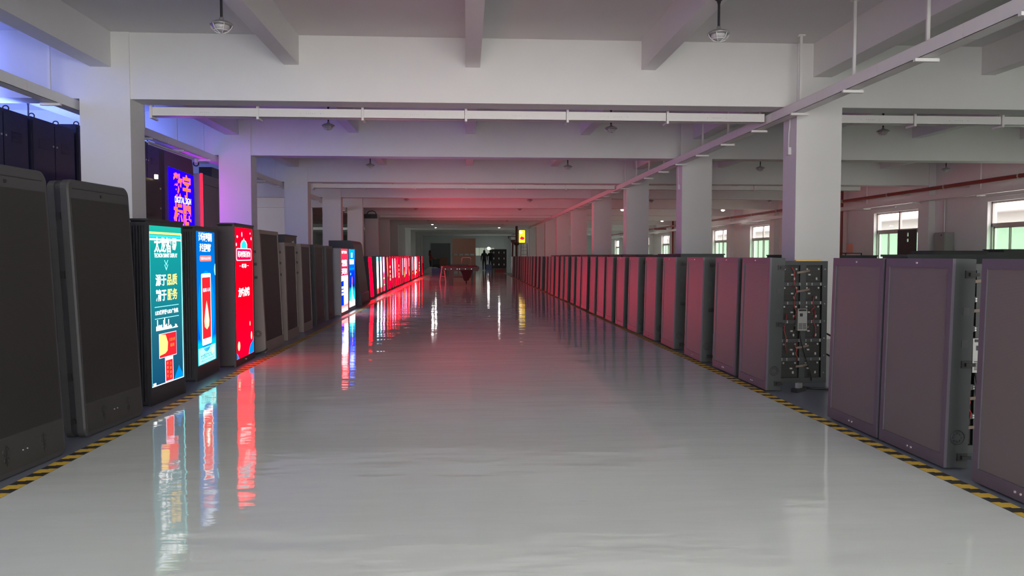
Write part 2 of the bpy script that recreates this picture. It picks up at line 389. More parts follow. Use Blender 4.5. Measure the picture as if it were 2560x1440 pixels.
# ================================================================== cable trays
def tray_x(y, x0, x1, z0, lab, pitch=1.55):
    t = thing('cable_tray', lab, 'cable tray', (x0, y, z0))
    n = max(1, round((x1 - x0) / pitch)); L = (x1 - x0) / n
    sec = MB(); w, h = 0.16, 0.125
    sec.box(0.004, L - 0.004, 0, 0.006, 0, h).box(0.004, L - 0.004, w - 0.006, w, 0, h).box(0.004, L - 0.004, 0, w, 0, 0.006).box(0.004, L - 0.004, -0.002, w + 0.002, h, h + 0.006)
    sm = sec.mesh('tray_section', TRAYW)
    br = box(-0.018, 0.018, -0.022, -0.004, -0.03, h + 0.05).box(-0.018, 0.018, -0.022, w + 0.06, -0.036, -0.008).mesh('bracket', TRAYW)
    rod = MB().cyl((0, w * 0.5, h), (0, w * 0.5, Z_SLAB - z0), 0.009, 6).mesh('hanger_rod', RODM)
    dot = MB()
    for q in (-0.16, -0.07, -0.04, -0.01, 0.02, 0.05, 0.14): dot.box(q - 0.005, q + 0.005, -0.003, 0.001, 0.055, 0.065)
    dm = dot.mesh('bolt_holes', RODM)
    for k in range(n):
        obj('tray_section', sm, t, (k * L, 0, 0)); obj('bracket', br, t, (k * L + 0.02, 0, 0)); obj('hanger_rod', rod, t, (k * L + 0.02, 0, 0))
        tag(obj('bolt_holes', dm, t, (k * L + L * 0.52, 0, 0)), kind='stuff')
    return t
def tray_y(x, y0, y1, z0, lab, side, pitch=1.5):
    t = thing('cable_tray', lab, 'cable tray', (x, y0, z0))
    n = round((y1 - y0) / pitch); L = (y1 - y0) / n; w, h = 0.16, 0.135
    sec = MB().box(0, 0.006, 0, L - 0.005, 0, h).box(w - 0.006, w, 0, L - 0.005, 0, h).box(0, w, 0, L - 0.005, 0, 0.006).box(-0.002, w + 0.002, 0, L - 0.005, h, h + 0.006)
    sm = sec.mesh('tray_section', TRAYW)
    xa, xb = (-0.03, w + 0.01) if side > 0 else (-0.01, w + 0.03)
    br = box(xa - 0.03, xb + 0.03, -0.02, 0.02, -0.045, -0.012).mesh('bracket', TRAYW)
    rod = box(w * 0.5 - 0.017, w * 0.5 + 0.017, -0.012, 0.012, h, Z_SLAB - z0).mesh('hanger_rod', TRAYW)
    foot = box(w * 0.5 - 0.05, w * 0.5 + 0.05, -0.03, 0.03, Z_SLAB - z0 - 0.02, Z_SLAB - z0).mesh('ceiling_plate', TRAYW)
    for k in range(n):
        obj('tray_section', sm, t, (0, k * L, 0)); y = k * L + L * 0.45
        ya = (y0 + y - FR0) % BAY
        obj('bracket', br, t, (0, y, 0))
        if not (0.0 < ya < 0.45): obj('hanger_rod', rod, t, (0, y, 0)); obj('ceiling_plate', foot, t, (0, y, 0))
    return t
tray_x(FR0 + 0.62, -4.70, 4.66, 3.335, 'white cable tray hung straight across the aisle under the nearest big beam')
tray_x(FR0 + 0.62, 5.62, 14.3, 3.335, 'white cable tray crossing the window bay beyond the nearest pillar', 1.45)
tray_x(FR0 + 12.62, -4.70, 4.66, 3.335, 'white cable tray hung across the aisle under the third beam')
tray_x(FR0 + 12.62, 5.62, 12.6, 3.335, 'white cable tray with angled end crossing the window bay under the third beam', 1.6)
tray_x(FR0 + 30.62, -4.70, 4.66, 3.335, 'far cable tray across the aisle, tinted pink by the red screens')
tray_y(4.68, 1.0, 82.0, 3.30, 'long white cable tray running along the pillars above the charcoal cabinets', 1)
tray_y(-5.62, 1.0, 53.0, 3.30, 'long cable tray running beside the pillars above the tall dark cabinets', -1)
tray_y(14.15, 1.0, 82.0, 2.95, 'white cable tray along the window wall below the red pipe', -1, 3.0)

# ================================================================== pendant lamps
ZL = 3.60
LM = {}
LM['canopy'] = MB().lathe([(0.052, 0), (0.052, -0.008), (0.022, -0.035), (0.016, -0.06)], 12).mesh('canopy', NEARBLACK)
LM['rod'] = MB().cyl((0, 0, -0.03), (0, 0, -(Z_JOIST - ZL) + 0.06), 0.014, 8).mesh('rod', NEARBLACK)
LM['housing'] = MB().lathe([(0.018, 0.075), (0.024, 0.05), (0.03, 0.042), (0.075, 0.03), (0.112, 0.008), (0.118, 0.0), (0.112, -0.010), (0.085, -0.012)], 24).mesh('housing', LAMPG)
GP = [(0.082, -0.012), (0.078, -0.03), (0.062, -0.052), (0.036, -0.066), (0.005, -0.072)]
LM['globe'] = MB().lathe(GP, 20).mesh('globe', LAMPGL); LM['globe_lit'] = MB().lathe(GP, 20).mesh('globe', LAMPON)
cg = MB()
for k in range(6):
    t = k * math.pi / 3; cg.tube([(math.cos(t) * r, math.sin(t) * r, z) for r, z in ((0.112, -0.005), (0.098, -0.036), (0.07, -0.066), (0.03, -0.084), (0.0, -0.088))], 0.0035, 5)
cg.ring((0, 0, -0.062), (0, 0, 1), 0.076, 0.0035, 20, 5)
LM['cage'] = cg.mesh('cage', WHITEP)
COLS = [(-7.7, 'over the bay behind the tall dark cabinets'), (-2.48, 'over the lit screens side of the aisle'), (2.67, 'over the charcoal cabinet side of the aisle'),
        (7.85, 'in the window bay nearer the pillars'), (13.0, 'in the window bay nearer the windows')]
for jx, where in COLS:
    n = 0
    for k in range(0, 13):
        y = 8.0 + 6 * k
        if jx < -3 and k > 3: continue
        if jx == -7.7 and k < 1: continue
        if jx > 3 and k < 1: continue
        lit = (jx == -2.48 and k in (8, 9)) or (jx == 2.67 and k == 9) or (jx > 3 and y > 37)
        lab = '%s caged pendant lamp %s, %s along' % ('lit' if lit else 'unlit', where, ORD[n]); n += 1
        t = thing('pendant_lamp', lab, 'lamp', (jx, y, Z_JOIST), 0, 'caged pendant lamps')
        obj('canopy', LM['canopy'], t); obj('rod', LM['rod'], t)
        h = obj('housing', LM['housing'], t, (0, 0, ZL - Z_JOIST)); obj('globe', LM['globe_lit' if lit else 'globe'], h)
        if k < 6: obj('cage', LM['cage'], h)

# ================================================================== charcoal LED cabinets, row facing the aisle on the window side
CW, CH, CDp = 0.70, 1.235, 0.13
def cab_meshes(W, H, D, frm, side, face, bt=0.055, bs=0.042, bb=0.075):
    d = {}
    d['body'] = box(-W / 2, W / 2, 0.006, D, 0.012, H).mesh('body', side)
    d['front_frame'] = frame_mb(W, H - 0.012, 0.012, bs, bs, bt, bb, -0.012, 0.006).mesh('front_frame', frm)
    d['screen'] = box(-W / 2 + bs, W / 2 - bs, -0.004, 0.006, 0.012 + bb, H - bt).mesh('screen', face)
    lt = box(0, 0.008, -0.03, 0.03, -0.022, 0.022); lt.box(0.008, 0.022, -0.012, 0.045, -0.010, 0.010)
    d['latch'] = lt.mesh('latch', BLACK)
    d['mark'] = box(0, 0.003, -0.018, 0.018, -0.022, 0.022).mesh('cover_plate', mat('cover_plate', (0.04, 0.042, 0.045), 0.5))
    v = MB().ring((0.002, 0, 0), (1, 0, 0), 0.042, 0.003, 20, 5)
    for k in range(8):
        t = k * math.pi / 4; v.box(-0.0, 0.003, math.cos(t) * 0.026 - 0.006, math.cos(t) * 0.026 + 0.006, math.sin(t) * 0.026 - 0.006, math.sin(t) * 0.026 + 0.006)
    d['vent'] = v.mesh('vent', NEARBLACK)
    d['screw'] = MB().cyl((0, -0.017, 0), (0, -0.010, 0), 0.007, 8).mesh('screw', SCREW)
    d['foot'] = box(-0.03, 0.03, 0.015, D - 0.01, 0, 0.012).mesh('foot', BLACK)
    return d
def put_cab(t, d, W, H, D, detail=2, side=1):
    obj('body', d['body'], t); obj('front_frame', d['front_frame'], t); obj('screen', d['screen'], t)
    for s in (-1, 1): obj('foot', d['foot'], t, (s * (W / 2 - 0.08), 0, 0))
    sx = side * W / 2; rot = (0, 0, 0 if side > 0 else math.pi)
    if detail > 0:
        for z in (0.075, 0.62, H - 0.09): obj('latch', d['latch'], t, (sx, D - 0.035, z), rot)
        obj('vent', d['vent'], t, (sx, D * 0.5, 0.19), rot)
    if detail > 1:
        for z in (0.74, 0.93): obj('cover_plate', d['mark'], t, (sx, D * 0.62, z), rot)
        obj('screw', d['screw'], t, (0, 0, H - 0.028))
        for x in (-0.02, 0.02): obj('screw', d['screw'], t, (x, 0.002, 0.05))
RC = cab_meshes(CW, CH, CDp, FRAMEP, SIDEG, LEDFACE)
row = [(3.64, 2.795, 0), (4.59, 2.795, 0), (5.325, 2.795, 0), (7.17, 2.765, 0.0), (8.02, 2.775, 0)]
far_edges = [9.51, 10.72, 11.75, 12.84, 13.89, 14.95, 15.95, 16.92, 18.19, 19.11, 20.28, 21.51, 22.32, 23.51, 24.71, 25.78, 26.82, 28.32, 29.99, 31.4, 32.84, 34.1, 35.2, 36.8, 38.11, 39.51, 41.15, 43.0]
row += [(e - CW / 2 - 0.08, 2.76 + random.uniform(-0.02, 0.02), R(random.uniform(-1.5, 1.5))) for e in far_edges]
row.append((45.3, 2.76, 0))
for i, (y, x, dr) in enumerate(row):
    if i == 0: lab = 'charcoal LED cabinet cut off by the picture edge, at the near end of its row'
    elif i == 1: lab = 'charcoal LED cabinet with its side and latches showing, next to the cut-off one'
    elif i == 2: lab = 'charcoal LED cabinet standing edge to edge with its twin, just before the gap'
    elif i == 3: lab = 'charcoal LED cabinet with an opened electronics panel standing behind it'
    else: lab = 'purple-grey LED cabinet in the window-side row, %s beyond the opened one' % ORD[i - 4]
    t = thing('led_cabinet', lab, 'LED display', (x, y, 0), -math.pi / 2 + dr, 'charcoal LED cabinets along the aisle', lean=1.3)
    put_cab(t, RC, CW, CH, CDp, 2 if i < 10 else (1 if i < 16 else 0))

# opened electronics panels (module backs, power supplies, wires)
PW, PH = 0.50, 1.20
def back_panel(label, loc, rz, psu=True):
    t = thing('electronics_panel', label, 'LED panel', loc, rz)
    fr = frame_mb(PW, PH, 0.0, 0.03, 0.055, 0.04, 0.05, -0.03, 0.03); fr.box(-0.03, 0.03, -0.022, 0.0, 0.05, PH - 0.04)
    B('panel_frame', fr, SIDEG, t)
    B('back_plate', box(-PW / 2 + 0.03, PW / 2 - 0.055, 0.005, 0.03, 0.05, PH - 0.04), PCB, t)
    rows = 6; rh = (PH - 0.09) / rows
    mod = MB().box(-0.085, 0.085, -0.006, 0.006, -0.07, 0.07)
    mod.cur = 0
    for k in range(6): mod.box(-0.08, 0.08, -0.010, -0.006, -0.06 + k * 0.022, -0.052 + k * 0.022)
    mm = mod.mesh('module_board', PCB)
    nut = MB().cyl((0, -0.02, 0), (0, -0.006, 0), 0.009, 8).mesh('standoff', SILVER)
    con = box(-0.012, 0.012, -0.018, -0.006, -0.007, 0.007).mesh('connector', mat('connector_pale', (0.38, 0.38, 0.38), 0.5))
    bar = box(-PW / 2 + 0.03, PW / 2 - 0.055, -0.026, -0.004, -0.017, 0.017).mesh('cross_bar', SIDEG)
    scr = MB().cyl((0, -0.031, 0), (0, -0.024, 0), 0.006, 6).mesh('screw', SCREW)
    rib = MB().add([(-0.06, -0.02, -0.012), (0.0, -0.045, 0.0), (0.07, -0.02, 0.01), (0.07, -0.02, 0.03), (0.0, -0.045, 0.02), (-0.06, -0.02, 0.008)], [(0, 1, 4, 5), (1, 2, 3, 4)]).mesh('ribbon_cable', TAN)
    for r in range(rows):
        zc = 0.05 + rh * (r + 0.5)
        for c in (-1, 1):
            x = -0.0125 + c * 0.115
            m = obj('module_board', mm, t, (x, 0, zc + 0.004))
            for q in (-1, 1): obj('standoff', nut, m, (q * 0.06, 0, 0.05))
            obj('connector', con, m, (-0.035 if c > 0 else 0.02, 0, -0.005)); obj('connector', con, m, (0.04, 0, -0.045), (0, R(90), 0))
        if r:
            b = obj('cross_bar', bar, t, (0, 0, 0.05 + rh * r))
            for x in (-0.21, -0.16, -0.035, 0.035, 0.09, 0.18): obj('screw', scr, b, (x, 0, 0.006)); obj('screw', scr, b, (x, 0, -0.008))
        if r != 3: obj('ribbon_cable', rib, t, (0.0, 0, zc + 0.02))
    for k in range(7): obj('screw', scr, t, (PW / 2 - 0.03, -0.006, 0.1 + k * 0.17))
    rng = random.Random(3)
    for (x, za, zb) in ((-0.10, 0.95, 1.14), (-0.085, 0.62, 0.98), (-0.18, 0.3, 0.68), (0.12, 0.45, 0.72), (0.10, 0.68, 0.86), (-0.07, 0.22, 0.4)):
        pts = [(x + rng.uniform(-0.02, 0.02), -0.03 - 0.01 * math.sin(k), za + (zb - za) * k / 5) for k in range(6)]
        B('wire', MB().tube(pts, 0.004, 5), REDW, t)
    B('wire', MB().tube([(-0.05, -0.05, 0.55), (-0.02, -0.05, 0.40), (0.03, -0.04, 0.25), (0.08, -0.04, 0.12), (0.09, -0.05, 0.02)], 0.006, 6), BLACK, t)
    if psu:
        p = B('power_supply', box(-0.075, 0.02, -0.075, -0.03, 0.52, 0.735), PSU, t)
        g = MB()
        for k in range(6):
            for q in (0, 1): g.box(-0.066 + q * 0.042, -0.030 + q * 0.042, -0.077, -0.075, 0.537 + k * 0.010, 0.542 + k * 0.010)
        g.box(-0.055, -0.025, -0.077, -0.075, 0.66, 0.69)
        tag(B('vent_slots', g, BLACK, p), kind='stuff'); B('terminal_block', box(-0.065, 0.01, -0.08, -0.05, 0.712, 0.73), BLACK, p)
    return t
back_panel('opened LED panel showing module backs and a silver power supply beside the pillar', (3.30, 7.30, 0), R(3))
back_panel('narrow glimpse of module backs between the cut-off cabinet and its neighbour', (3.24, 4.62, 0), R(-4))
B('wood_strip', box(-0.14, 0.14, -0.012, 0.012, 0, 0.012), WOODY, None, (3.36, 7.30, 1.201), (0, 0, R(8)))
tag(bpy.data.objects['wood_strip'], 'thin yellow wooden strip lying on the opened LED panel', 'wood strip')
cb = MB().tube([(3.16, 6.95, 0.012), (3.22, 6.9, 0.012), (3.35, 6.85, 0.012), (3.6, 6.85, 0.012), (3.9, 6.75, 0.012), (4.3, 6.8, 0.012)], 0.011, 6)
tag(B('power_cable', cb, BLACK), 'black power cable lying on the floor by the opened panel', 'cable')
cb = MB().tube([(3.55, 7.42, 0.30), (3.68, 7.35, 0.22), (3.80, 7.2, 0.10), (3.88, 7.1, 0.015), (4.0, 7.0, 0.012)], 0.009, 6)
tag(B('power_cable', cb, BLACK), 'black cable curving down from the opened panel edge', 'cable')
cb = MB().tube([(3.56, 7.55, 0.52), (3.72, 7.45, 0.42), (3.95, 7.35, 0.25), (4.2, 7.3, 0.012)], 0.009, 6)
tag(B('power_cable', cb, BLACK), 'black cable running behind the opened panel towards the pillar foot', 'cable')
pb = thing('plug_strip', 'small silver and black plug strip on the floor by the opened panel', 'plug strip', (3.06, 6.80, 0), R(40))
B('body', box(-0.09, 0.09, -0.03, 0.03, 0, 0.035), BLACK, pb); B('plug', box(-0.03, 0.03, -0.02, 0.02, 0.035, 0.08), SILVER, pb)

# second row of dark cabinets behind, seen as tops over the first row
for k in range(14):
    y = 12.6 + (k - 2) * 1.55; x = 6.6 if k < 2 else 3.75
    if k < 2: y = 13.2 + k * 1.6
    t = thing('storage_cabinet', 'dark grey-green cabinet behind the charcoal row, %s from the near end' % ORD[k], 'cabinet', (x, y, 0), 0, 'dark cabinets behind the charcoal row')
    h = 1.262 + 0.012 * (k % 3)
    DG = mat('dark_green_grey', (0.035, 0.045, 0.043), 0.5, noise=0.1)
    B('body', box(-0.35, 0.35, -0.70, 0.70, 0.03, h - 0.02), DG, t); B('lid', box(-0.36, 0.36, -0.72, 0.72, h - 0.02, h), DG, t)
    B('base', box(-0.32, 0.32, -0.66, 0.66, 0, 0.03), BLACK, t)

# wide benches with flat black screens on them in the window bay
for k, (x, y, w, d, h) in enumerate(((6.4, 9.9, 1.3, 0.6, 1.27), (7.95, 9.2, 1.3, 0.6, 1.265), (9.0, 12.0, 1.6, 0.7, 1.31), (10.6, 13.2, 1.8, 0.7, 1.31))):
    t = thing('work_cabinet', 'dark wide cabinet in the window bay, %s from the pillar' % ORD[k], 'cabinet', (x, y, 0), 0, 'wide dark cabinets in the window bay')
    DG = MATS['dark_green_grey']
    B('body', box(-w / 2, w / 2, -d / 2, d / 2, 0.04, h - 0.03), DG, t); B('top', box(-w / 2 - 0.02, w / 2 + 0.02, -d / 2 - 0.02, d / 2 + 0.02, h - 0.03, h), DG, t)
    for s in (-1, 1): B('foot', box(s * w * 0.4 - 0.05, s * w * 0.4 + 0.05, -d / 2, d / 2, 0, 0.04), BLACK, t)
    fs = thing('flat_screen', 'flat black screen lying on the %s wide dark cabinet' % ORD[k], 'screen', (x + 0.1, y, h), R(4))
    B('back_shell', box(-w * 0.3, w * 0.3, -0.22, 0.22, 0.0, 0.035), NEARBLACK, fs); B('bezel', box(-w * 0.31, w * 0.31, -0.23, 0.23, 0.035, 0.05), BLACK, fs)

# ================================================================== wall fittings on the window side
def pipe(label, pts, r, name='fire_pipe'):
    t = thing(name, label, 'pipe', (0, 0, 0)); n = len(pts)
    for a, b in zip(pts[:-1], pts[1:]): B('pipe_run', MB().cyl(a, b, r, 12), REDP, t)
    for p in pts[1:-1]: B('elbow', MB().lathe([(r * 1.3, -r * 1.4), (r * 1.4, 0), (r * 1.3, r * 1.4)], 10, p), REDP, t)
    a, b = pts[0], pts[-1]
    for k in range(int((b[1] - a[1]) // 3)):
        y = a[1] + 1.5 + 3 * k
        B('pipe_clamp', MB().cyl((a[0], y - 0.02, a[2]), (a[0], y + 0.02, a[2]), r * 1.25, 10).box(a[0] - 0.01, XR - 0.001, y - 0.01, y + 0.01, a[2] - 0.01, a[2] + 0.01), RODM, t)
    return t
pipe('long red fire pipe running along the window wall', [(13.95, 2.0, 3.27), (13.95, 82.0, 3.27)], 0.055)
for k, (y, lab) in enumerate(((28.6, 'red riser pipe on the window wall nearest the front'), (52.6, 'distant red riser pipe on the window wall'))):
    pipe(lab, [(14.45, y, 0.0), (14.45, y, 3.9)], 0.06, 'riser_pipe')
    B('red_cross_pipe', MB().cyl((13.2, y + 0.3, 3.15), (14.05, y + 0.3, 3.15), 0.05, 10), REDP)
    tag(bpy.data.objects['red_cross_pipe' if k == 0 else 'red_cross_pipe.001'], 'short red cross pipe under the long pipe, %s riser' % ('near' if k == 0 else 'far'), 'pipe')
for k, (y, n) in enumerate(((18.0, 'near'), (24.5, 'middle'), (36.5, 'third'), (42.5, 'fourth'))):
    t = thing('tube_light', 'slim white tube light under the wall tray, %s one' % n, 'light', (14.23, y, 2.90), 0, 'tube lights under the wall tray')
    B('batten', box(-0.02, 0.02, 0, 2.4, -0.03, 0.0), WHITEP, t); B('tube', MB().cyl((0, 0.04, -0.045), (0, 2.36, -0.045), 0.014, 8), WHITEP, t)
t = thing('electrical_box', 'grey electrical box on the wall between the two near windows', 'electrical box', (14.54, 22.4, 1.35), 0)
EB = mat('electric_box_grey', (0.34, 0.35, 0.33), 0.5)
B('case', box(-0.12, 0.15, -0.26, 0.26, 0, 0.62), EB, t); B('door', box(-0.14, -0.12, -0.24, 0.24, 0.02, 0.60), EB, t)
B('lock', MB().cyl((-0.155, -0.1, 0.53), (-0.14, -0.1, 0.53), 0.018, 8), BLACK, t); B('conduit', MB().cyl((0.1, 0.14, 0.62), (0.1, 0.14, 1.62), 0.03, 8), RODM, t)
t = thing('dark_board', 'dark board with punched holes leaning in the second window', 'board', (14.62, 23.95, 1.0), 0)
db = MB().box(-0.02, 0.02, 0, 0.42, 0, 1.12).box(-0.02, 0.02, 0.52, 1.05, 0, 1.12)
for a, b in ((0, 0.15), (0.23, 0.72), (0.82, 0.90), (1.04, 1.12)): db.box(-0.02, 0.02, 0.42, 0.52, a, b)
B('board', db, NEARBLACK, t); B('stand', box(-0.05, 0.05, 0.1, 0.9, -1.0, 0.0), NEARBLACK, t)
t = thing('binder', 'red ring binder standing by the window wall', 'binder', (13.6, 26.3, 1.36)); B('cover', box(-0.12, 0.12, -0.04, 0.04, 0, 0.33), mat('binder_red', (0.3, 0.05, 0.04), 0.5), t); B('paper', box(-0.125, -0.115, -0.03, 0.03, 0.01, 0.32), WHITEP, t)
t = thing('side_shelf', 'dark shelf unit by the window wall holding the red binder', 'shelf', (13.5, 26.6, 0))
for z in (0.3, 0.8, 1.33): B('shelf_board', box(-0.3, 0.3, -0.8, 0.8, z, z + 0.03), NEARBLACK, t)
for sx in (-0.3, 0.27):
    for sy in (-0.8, 0.77): B('post', box(sx, sx + 0.03, sy, sy + 0.03, 0, 1.36), NEARBLACK, t)
t = thing('conduit_switch', 'white conduit with small switch box on the nearest window-side pillar', 'switch', (4.90, 11.33, 2.78), 0)
B('switch_box', box(-0.045, 0, -0.05, 0.05, 0, 0.11), WHITEP, t); B('conduit', MB().tube([(-0.02, 0, 0.11), (-0.02, 0, 0.32), (-0.025, -0.04, 0.42), (-0.03, -0.06, 0.53)], 0.011, 7), WHITEP, t)
for k in (1, 2):
    t = thing('conduit_switch', 'white switch box on the %s window-side pillar' % ORD[k], 'switch', (4.90, 11.33 + 6 * k, 2.78), 0)
    B('switch_box', box(-0.045, 0, -0.05, 0.05, 0, 0.11), WHITEP, t); B('conduit', MB().cyl((-0.02, 0, 0.11), (-0.02, 0, 0.53), 0.011, 7), WHITEP, t)


# ================================================================== lit and dark displays along the other aisle edge
WHT = emat('screen_white', (1, 1, 1), 3.2, False); YEL = emat('screen_yellow', (1.0, 0.62, 0.14), 2.6, False); CYA = emat('screen_cyan', (0.25, 0.95, 0.95), 2.6, False)
PNK = emat('screen_pink', (1.0, 0.62, 0.82), 2.6, False); REDE = emat('screen_red_art', (1.0, 0.012, 0.02), 2.2, False); TEAL = emat('screen_teal_art', (0.02, 0.45, 0.62), 2.2, False)
DRK = emat('screen_dark_print', (0.0, 0.06, 0.18), 0.6, False); SAL = emat('screen_salmon', (1.0, 0.16, 0.16), 2.0, False); SKB = emat('screen_sky', (0.0, 0.36, 1.0), 1.1, False)
PEA = emat('screen_peach', (1.0, 0.5, 0.3), 2.2, False); ORA = emat('screen_orange', (1.0, 0.16, 0.03), 2.6, False); BLU = emat('screen_blue_art', (0.0, 0.02, 1.0), 2.6, False)
VIO = emat('screen_pale_violet', (0.75, 0.7, 1.0), 2.6, False)

# leaning slim kiosks, screens off
def slim_kiosk(label, loc, rz):
    W, H = 0.78, 1.775
    t = thing('slim_kiosk', label, 'LED kiosk', loc, rz, 'slim black kiosks leaning back', lean=2.8)
    B('front_shell', MB().prism(rr(W, H, 0.06), -0.02, 0.035, 0.010), CHAR, t)
    B('middle_band', MB().prism(rr(W - 0.012, H - 0.012, 0.056, z0=0.004), 0.037, 0.075), NEARBLACK, t)
    B('back_shell', MB().prism(rr(W - 0.004, H - 0.004, 0.058, z0=0.002), 0.077, 0.125), CHAR, t)
    s = B('screen', box(-W / 2 + 0.03, W / 2 - 0.03, -0.0225, -0.015, 0.235, H - 0.13), fine_mesh('kiosk_dark_face', (0.019, 0.018, 0.017), 0.45, 300) if 'kiosk_dark_face' not in MATS else MATS['kiosk_dark_face'], t)
    B('top_strip', box(-W / 2 + 0.05, W / 2 - 0.05, -0.0215, -0.019, H - 0.065, H - 0.06), BLACK, t)
    B('lower_panel', box(-W / 2 + 0.03, W / 2 - 0.03, -0.0225, -0.017, 0.035, 0.228), mat('kiosk_lower_panel', (0.036, 0.034, 0.033), 0.5), t)
    for x in (-0.16, 0.17):
        lg = MB().ring((x, -0.0235, 0.155), (0, 1, 0), 0.026, 0.0022, 14, 4); lg.ring((x, -0.0235, 0.105), (0, 1, 0), 0.018, 0.002, 14, 4)
        lg.box(x - 0.003, x + 0.003, -0.0245, -0.0235, 0.07, 0.19)
        B('emblem', lg, BLACK, t)
    for x in (-0.02, 0.02): B('screw', MB().cyl((x, -0.027, 0.13), (x, -0.022, 0.13), 0.004, 8), SCREW, t)
    B('camera_dot', MB().cyl((0.0, -0.026, H - 0.095), (0.0, -0.019, H - 0.095), 0.012, 10), BLACK, t)
    for z in (0.4, 1.1, 1.5): B('side_latch', box(-W / 2 - 0.006, -W / 2 + 0.01, 0.042, 0.07, z, z + 0.05), BLACK, t)
    B('caster', MB().cyl((-W / 2 + 0.02, 0.055, 0.12), (-W / 2 - 0.004, 0.055, 0.12), 0.02, 10), BLACK, t)
    return t
slim_kiosk('tall slim kiosk with blank dark screen cut off at the picture edge', (-2.575, 4.53, 0), R(90 - 4.5))
slim_kiosk('tall slim kiosk with blank dark screen leaning beside the green lit screen', (-2.59, 5.71, 0), R(90 - 5.0))
# speaker rack glimpsed between the two slim kiosks
t = thing('equipment_rack', 'dark equipment rack with a round socket between the slim kiosks', 'rack', (-3.05, 5.2, 0), R(90))
B('body', box(-0.55, 0.62, 0.0, 0.3, 0.0, 1.55), NEARBLACK, t); B('panel', box(-0.5, 0.6, -0.02, 0.0, 1.22, 1.36), SIDEG, t)
B('socket', MB().cyl((0.02, -0.045, 1.29), (0.02, -0.02, 1.29), 0.035, 14), BLACK, t); B('socket_centre', MB().cyl((0.02, -0.05, 1.29), (0.02, -0.044, 1.29), 0.014, 12), WHITEP, t)
for z in (0.95, 1.12, 0.35, 0.22): B('rack_rail', box(-0.5, 0.6, -0.025, 0.0, z, z + 0.06), SIDEG, t)

def led_kiosk(label, loc, rz, W, H, D, zb, zt, smat, mat_body=NEARBLACK, ribs=True, cap=True, group='lit LED kiosks', lean=0.0, margin=0.02, mr=None):
    t = thing('led_kiosk', label, 'LED kiosk', loc, rz, group, lean=lean)
    B('body', MB().prism(rr(W - 0.01, H - 0.02, 0.02, 3, 0.0), 0.0, D), mat_body, t)
    mr = margin if mr is None else mr
    B('front_bezel', frame_mb(W, H - 0.02, 0.0, margin, mr, H - 0.02 - zt, zb, -0.022, 0.0), mat_body, t)
    s = B('screen', box(-W / 2 + margin, W / 2 - mr, -0.012, -0.001, zb, zt), smat, t)
    if cap: B('top_cap', MB().prism(rr(W + 0.012, 0.02, 0.006, 3, H - 0.02), -0.028, D + 0.01), NEARBLACK, t)
    if ribs:
        rm = box(-0.012, 0.006, -0.006, 0.006, 0.04, H - 0.06).mesh('rib', mat_body)
        for k in range(int(D / 0.024)):
            for sx in (-1, 1): obj('rib', rm, t, (sx * (W / 2 + 0.004), 0.016 + k * 0.024, 0), (0, 0, 0 if sx < 0 else math.pi))
    return t, s
YS = -0.016

# --- green screen
GRN = egrad('screen_green', [(0.0, (0.01, 0.10, 0.22)), (0.3, (0.02, 0.17, 0.26)), (0.6, (0.01, 0.33, 0.38)), (0.85, (0.01, 0.42, 0.42)), (1.0, (0.02, 0.62, 0.48))], 1.0)
t, s = led_kiosk('lit kiosk with green screen, white Chinese title and a red banner', (-2.613, 6.76, 0), R(90 - 4.5), 0.64, 1.56, 0.13, 0.15, 1.505, GRN, NEARBLACK)
shape(s, 'border_light', rect(-0.30, -0.285, 0.15, 1.45), CYA, YS); shape(s, 'border_light', rect(0.285, 0.30, 0.15, 1.45), CYA, YS)
shape(s, 'header_stripe', rect(-0.29, 0.29, 1.435, 1.453), YEL, YS); shape(s, 'header_stripe', rect(-0.285, 0.285, 1.383, 1.398), WHT, YS); shape(s, 'header_band', rect(-0.285, 0.285, 1.405, 1.428), TEAL, YS)
lettering(s, '太龙智显', 0.0, 1.345, 0.42, 0.135, WHT, YS, 0.022); lettering(s, 'TECNON SMART DISPLAY', 0.0, 1.255, 0.42, 0.036, WHT, YS, 0.01)
for z in (1.165, 1.125): shape(s, 'chevron', [(-0.035, z + 0.05), (0, z), (0.035, z + 0.05), (0.026, z + 0.05), (0, z + 0.015), (-0.026, z + 0.05)], CYA, YS)
for w_, x, z, m in (('源于', -0.10, 1.045, WHT), ('品质', 0.105, 1.045, YEL), ('精于', -0.10, 0.915, WHT), ('服务', 0.105, 0.915, YEL)): lettering(s, w_, x, z, 0.19, 0.10, m, YS, 0.02)
shape(s, 'rule', rect(-0.22, 0.22, 0.815, 0.82), CYA, YS); shape(s, 'rule', rect(-0.22, 0.22, 0.715, 0.72), CYA, YS)
lettering(s, 'LED灯杆屏·LED广告机', 0.0, 0.768, 0.42, 0.042, WHT, YS, 0.02)
rng = random.Random(5); x = -0.2; mb = MB()
for k in range(22):
    h = rng.uniform(0.02, 0.05) + (0.05 if k in (1, 7, 8, 12) else 0) - (0.015 if k > 14 else 0)
    mb.add([(x, 0, 0), (x + 0.014, 0, 0), (x + 0.014, 0, h), (x, 0, h)], [(0, 1, 2, 3)]); x += 0.4 / 22
tag(B('skyline', mb, WHT, s, (0, YS, 0.615)), kind='stuff')
shape(s, 'card_edge', rect(-0.155, 0.165, 0.375, 0.585), PNK, YS); shape(s, 'card', rect(-0.15, 0.16, 0.38, 0.58), REDE, YS - 0.001)
shape(s, 'card_light', [(-0.15, 0.58), (-0.04, 0.57), (0.0, 0.50), (-0.01, 0.43), (-0.05, 0.41), (-0.15, 0.40)], YEL, YS - 0.002)
lettering(s, '大吉大利', 0.08, 0.52, 0.11, 0.03, ORA, YS - 0.002); lettering(s, '福禄', 0.08, 0.47, 0.08, 0.03, ORA, YS - 0.002)
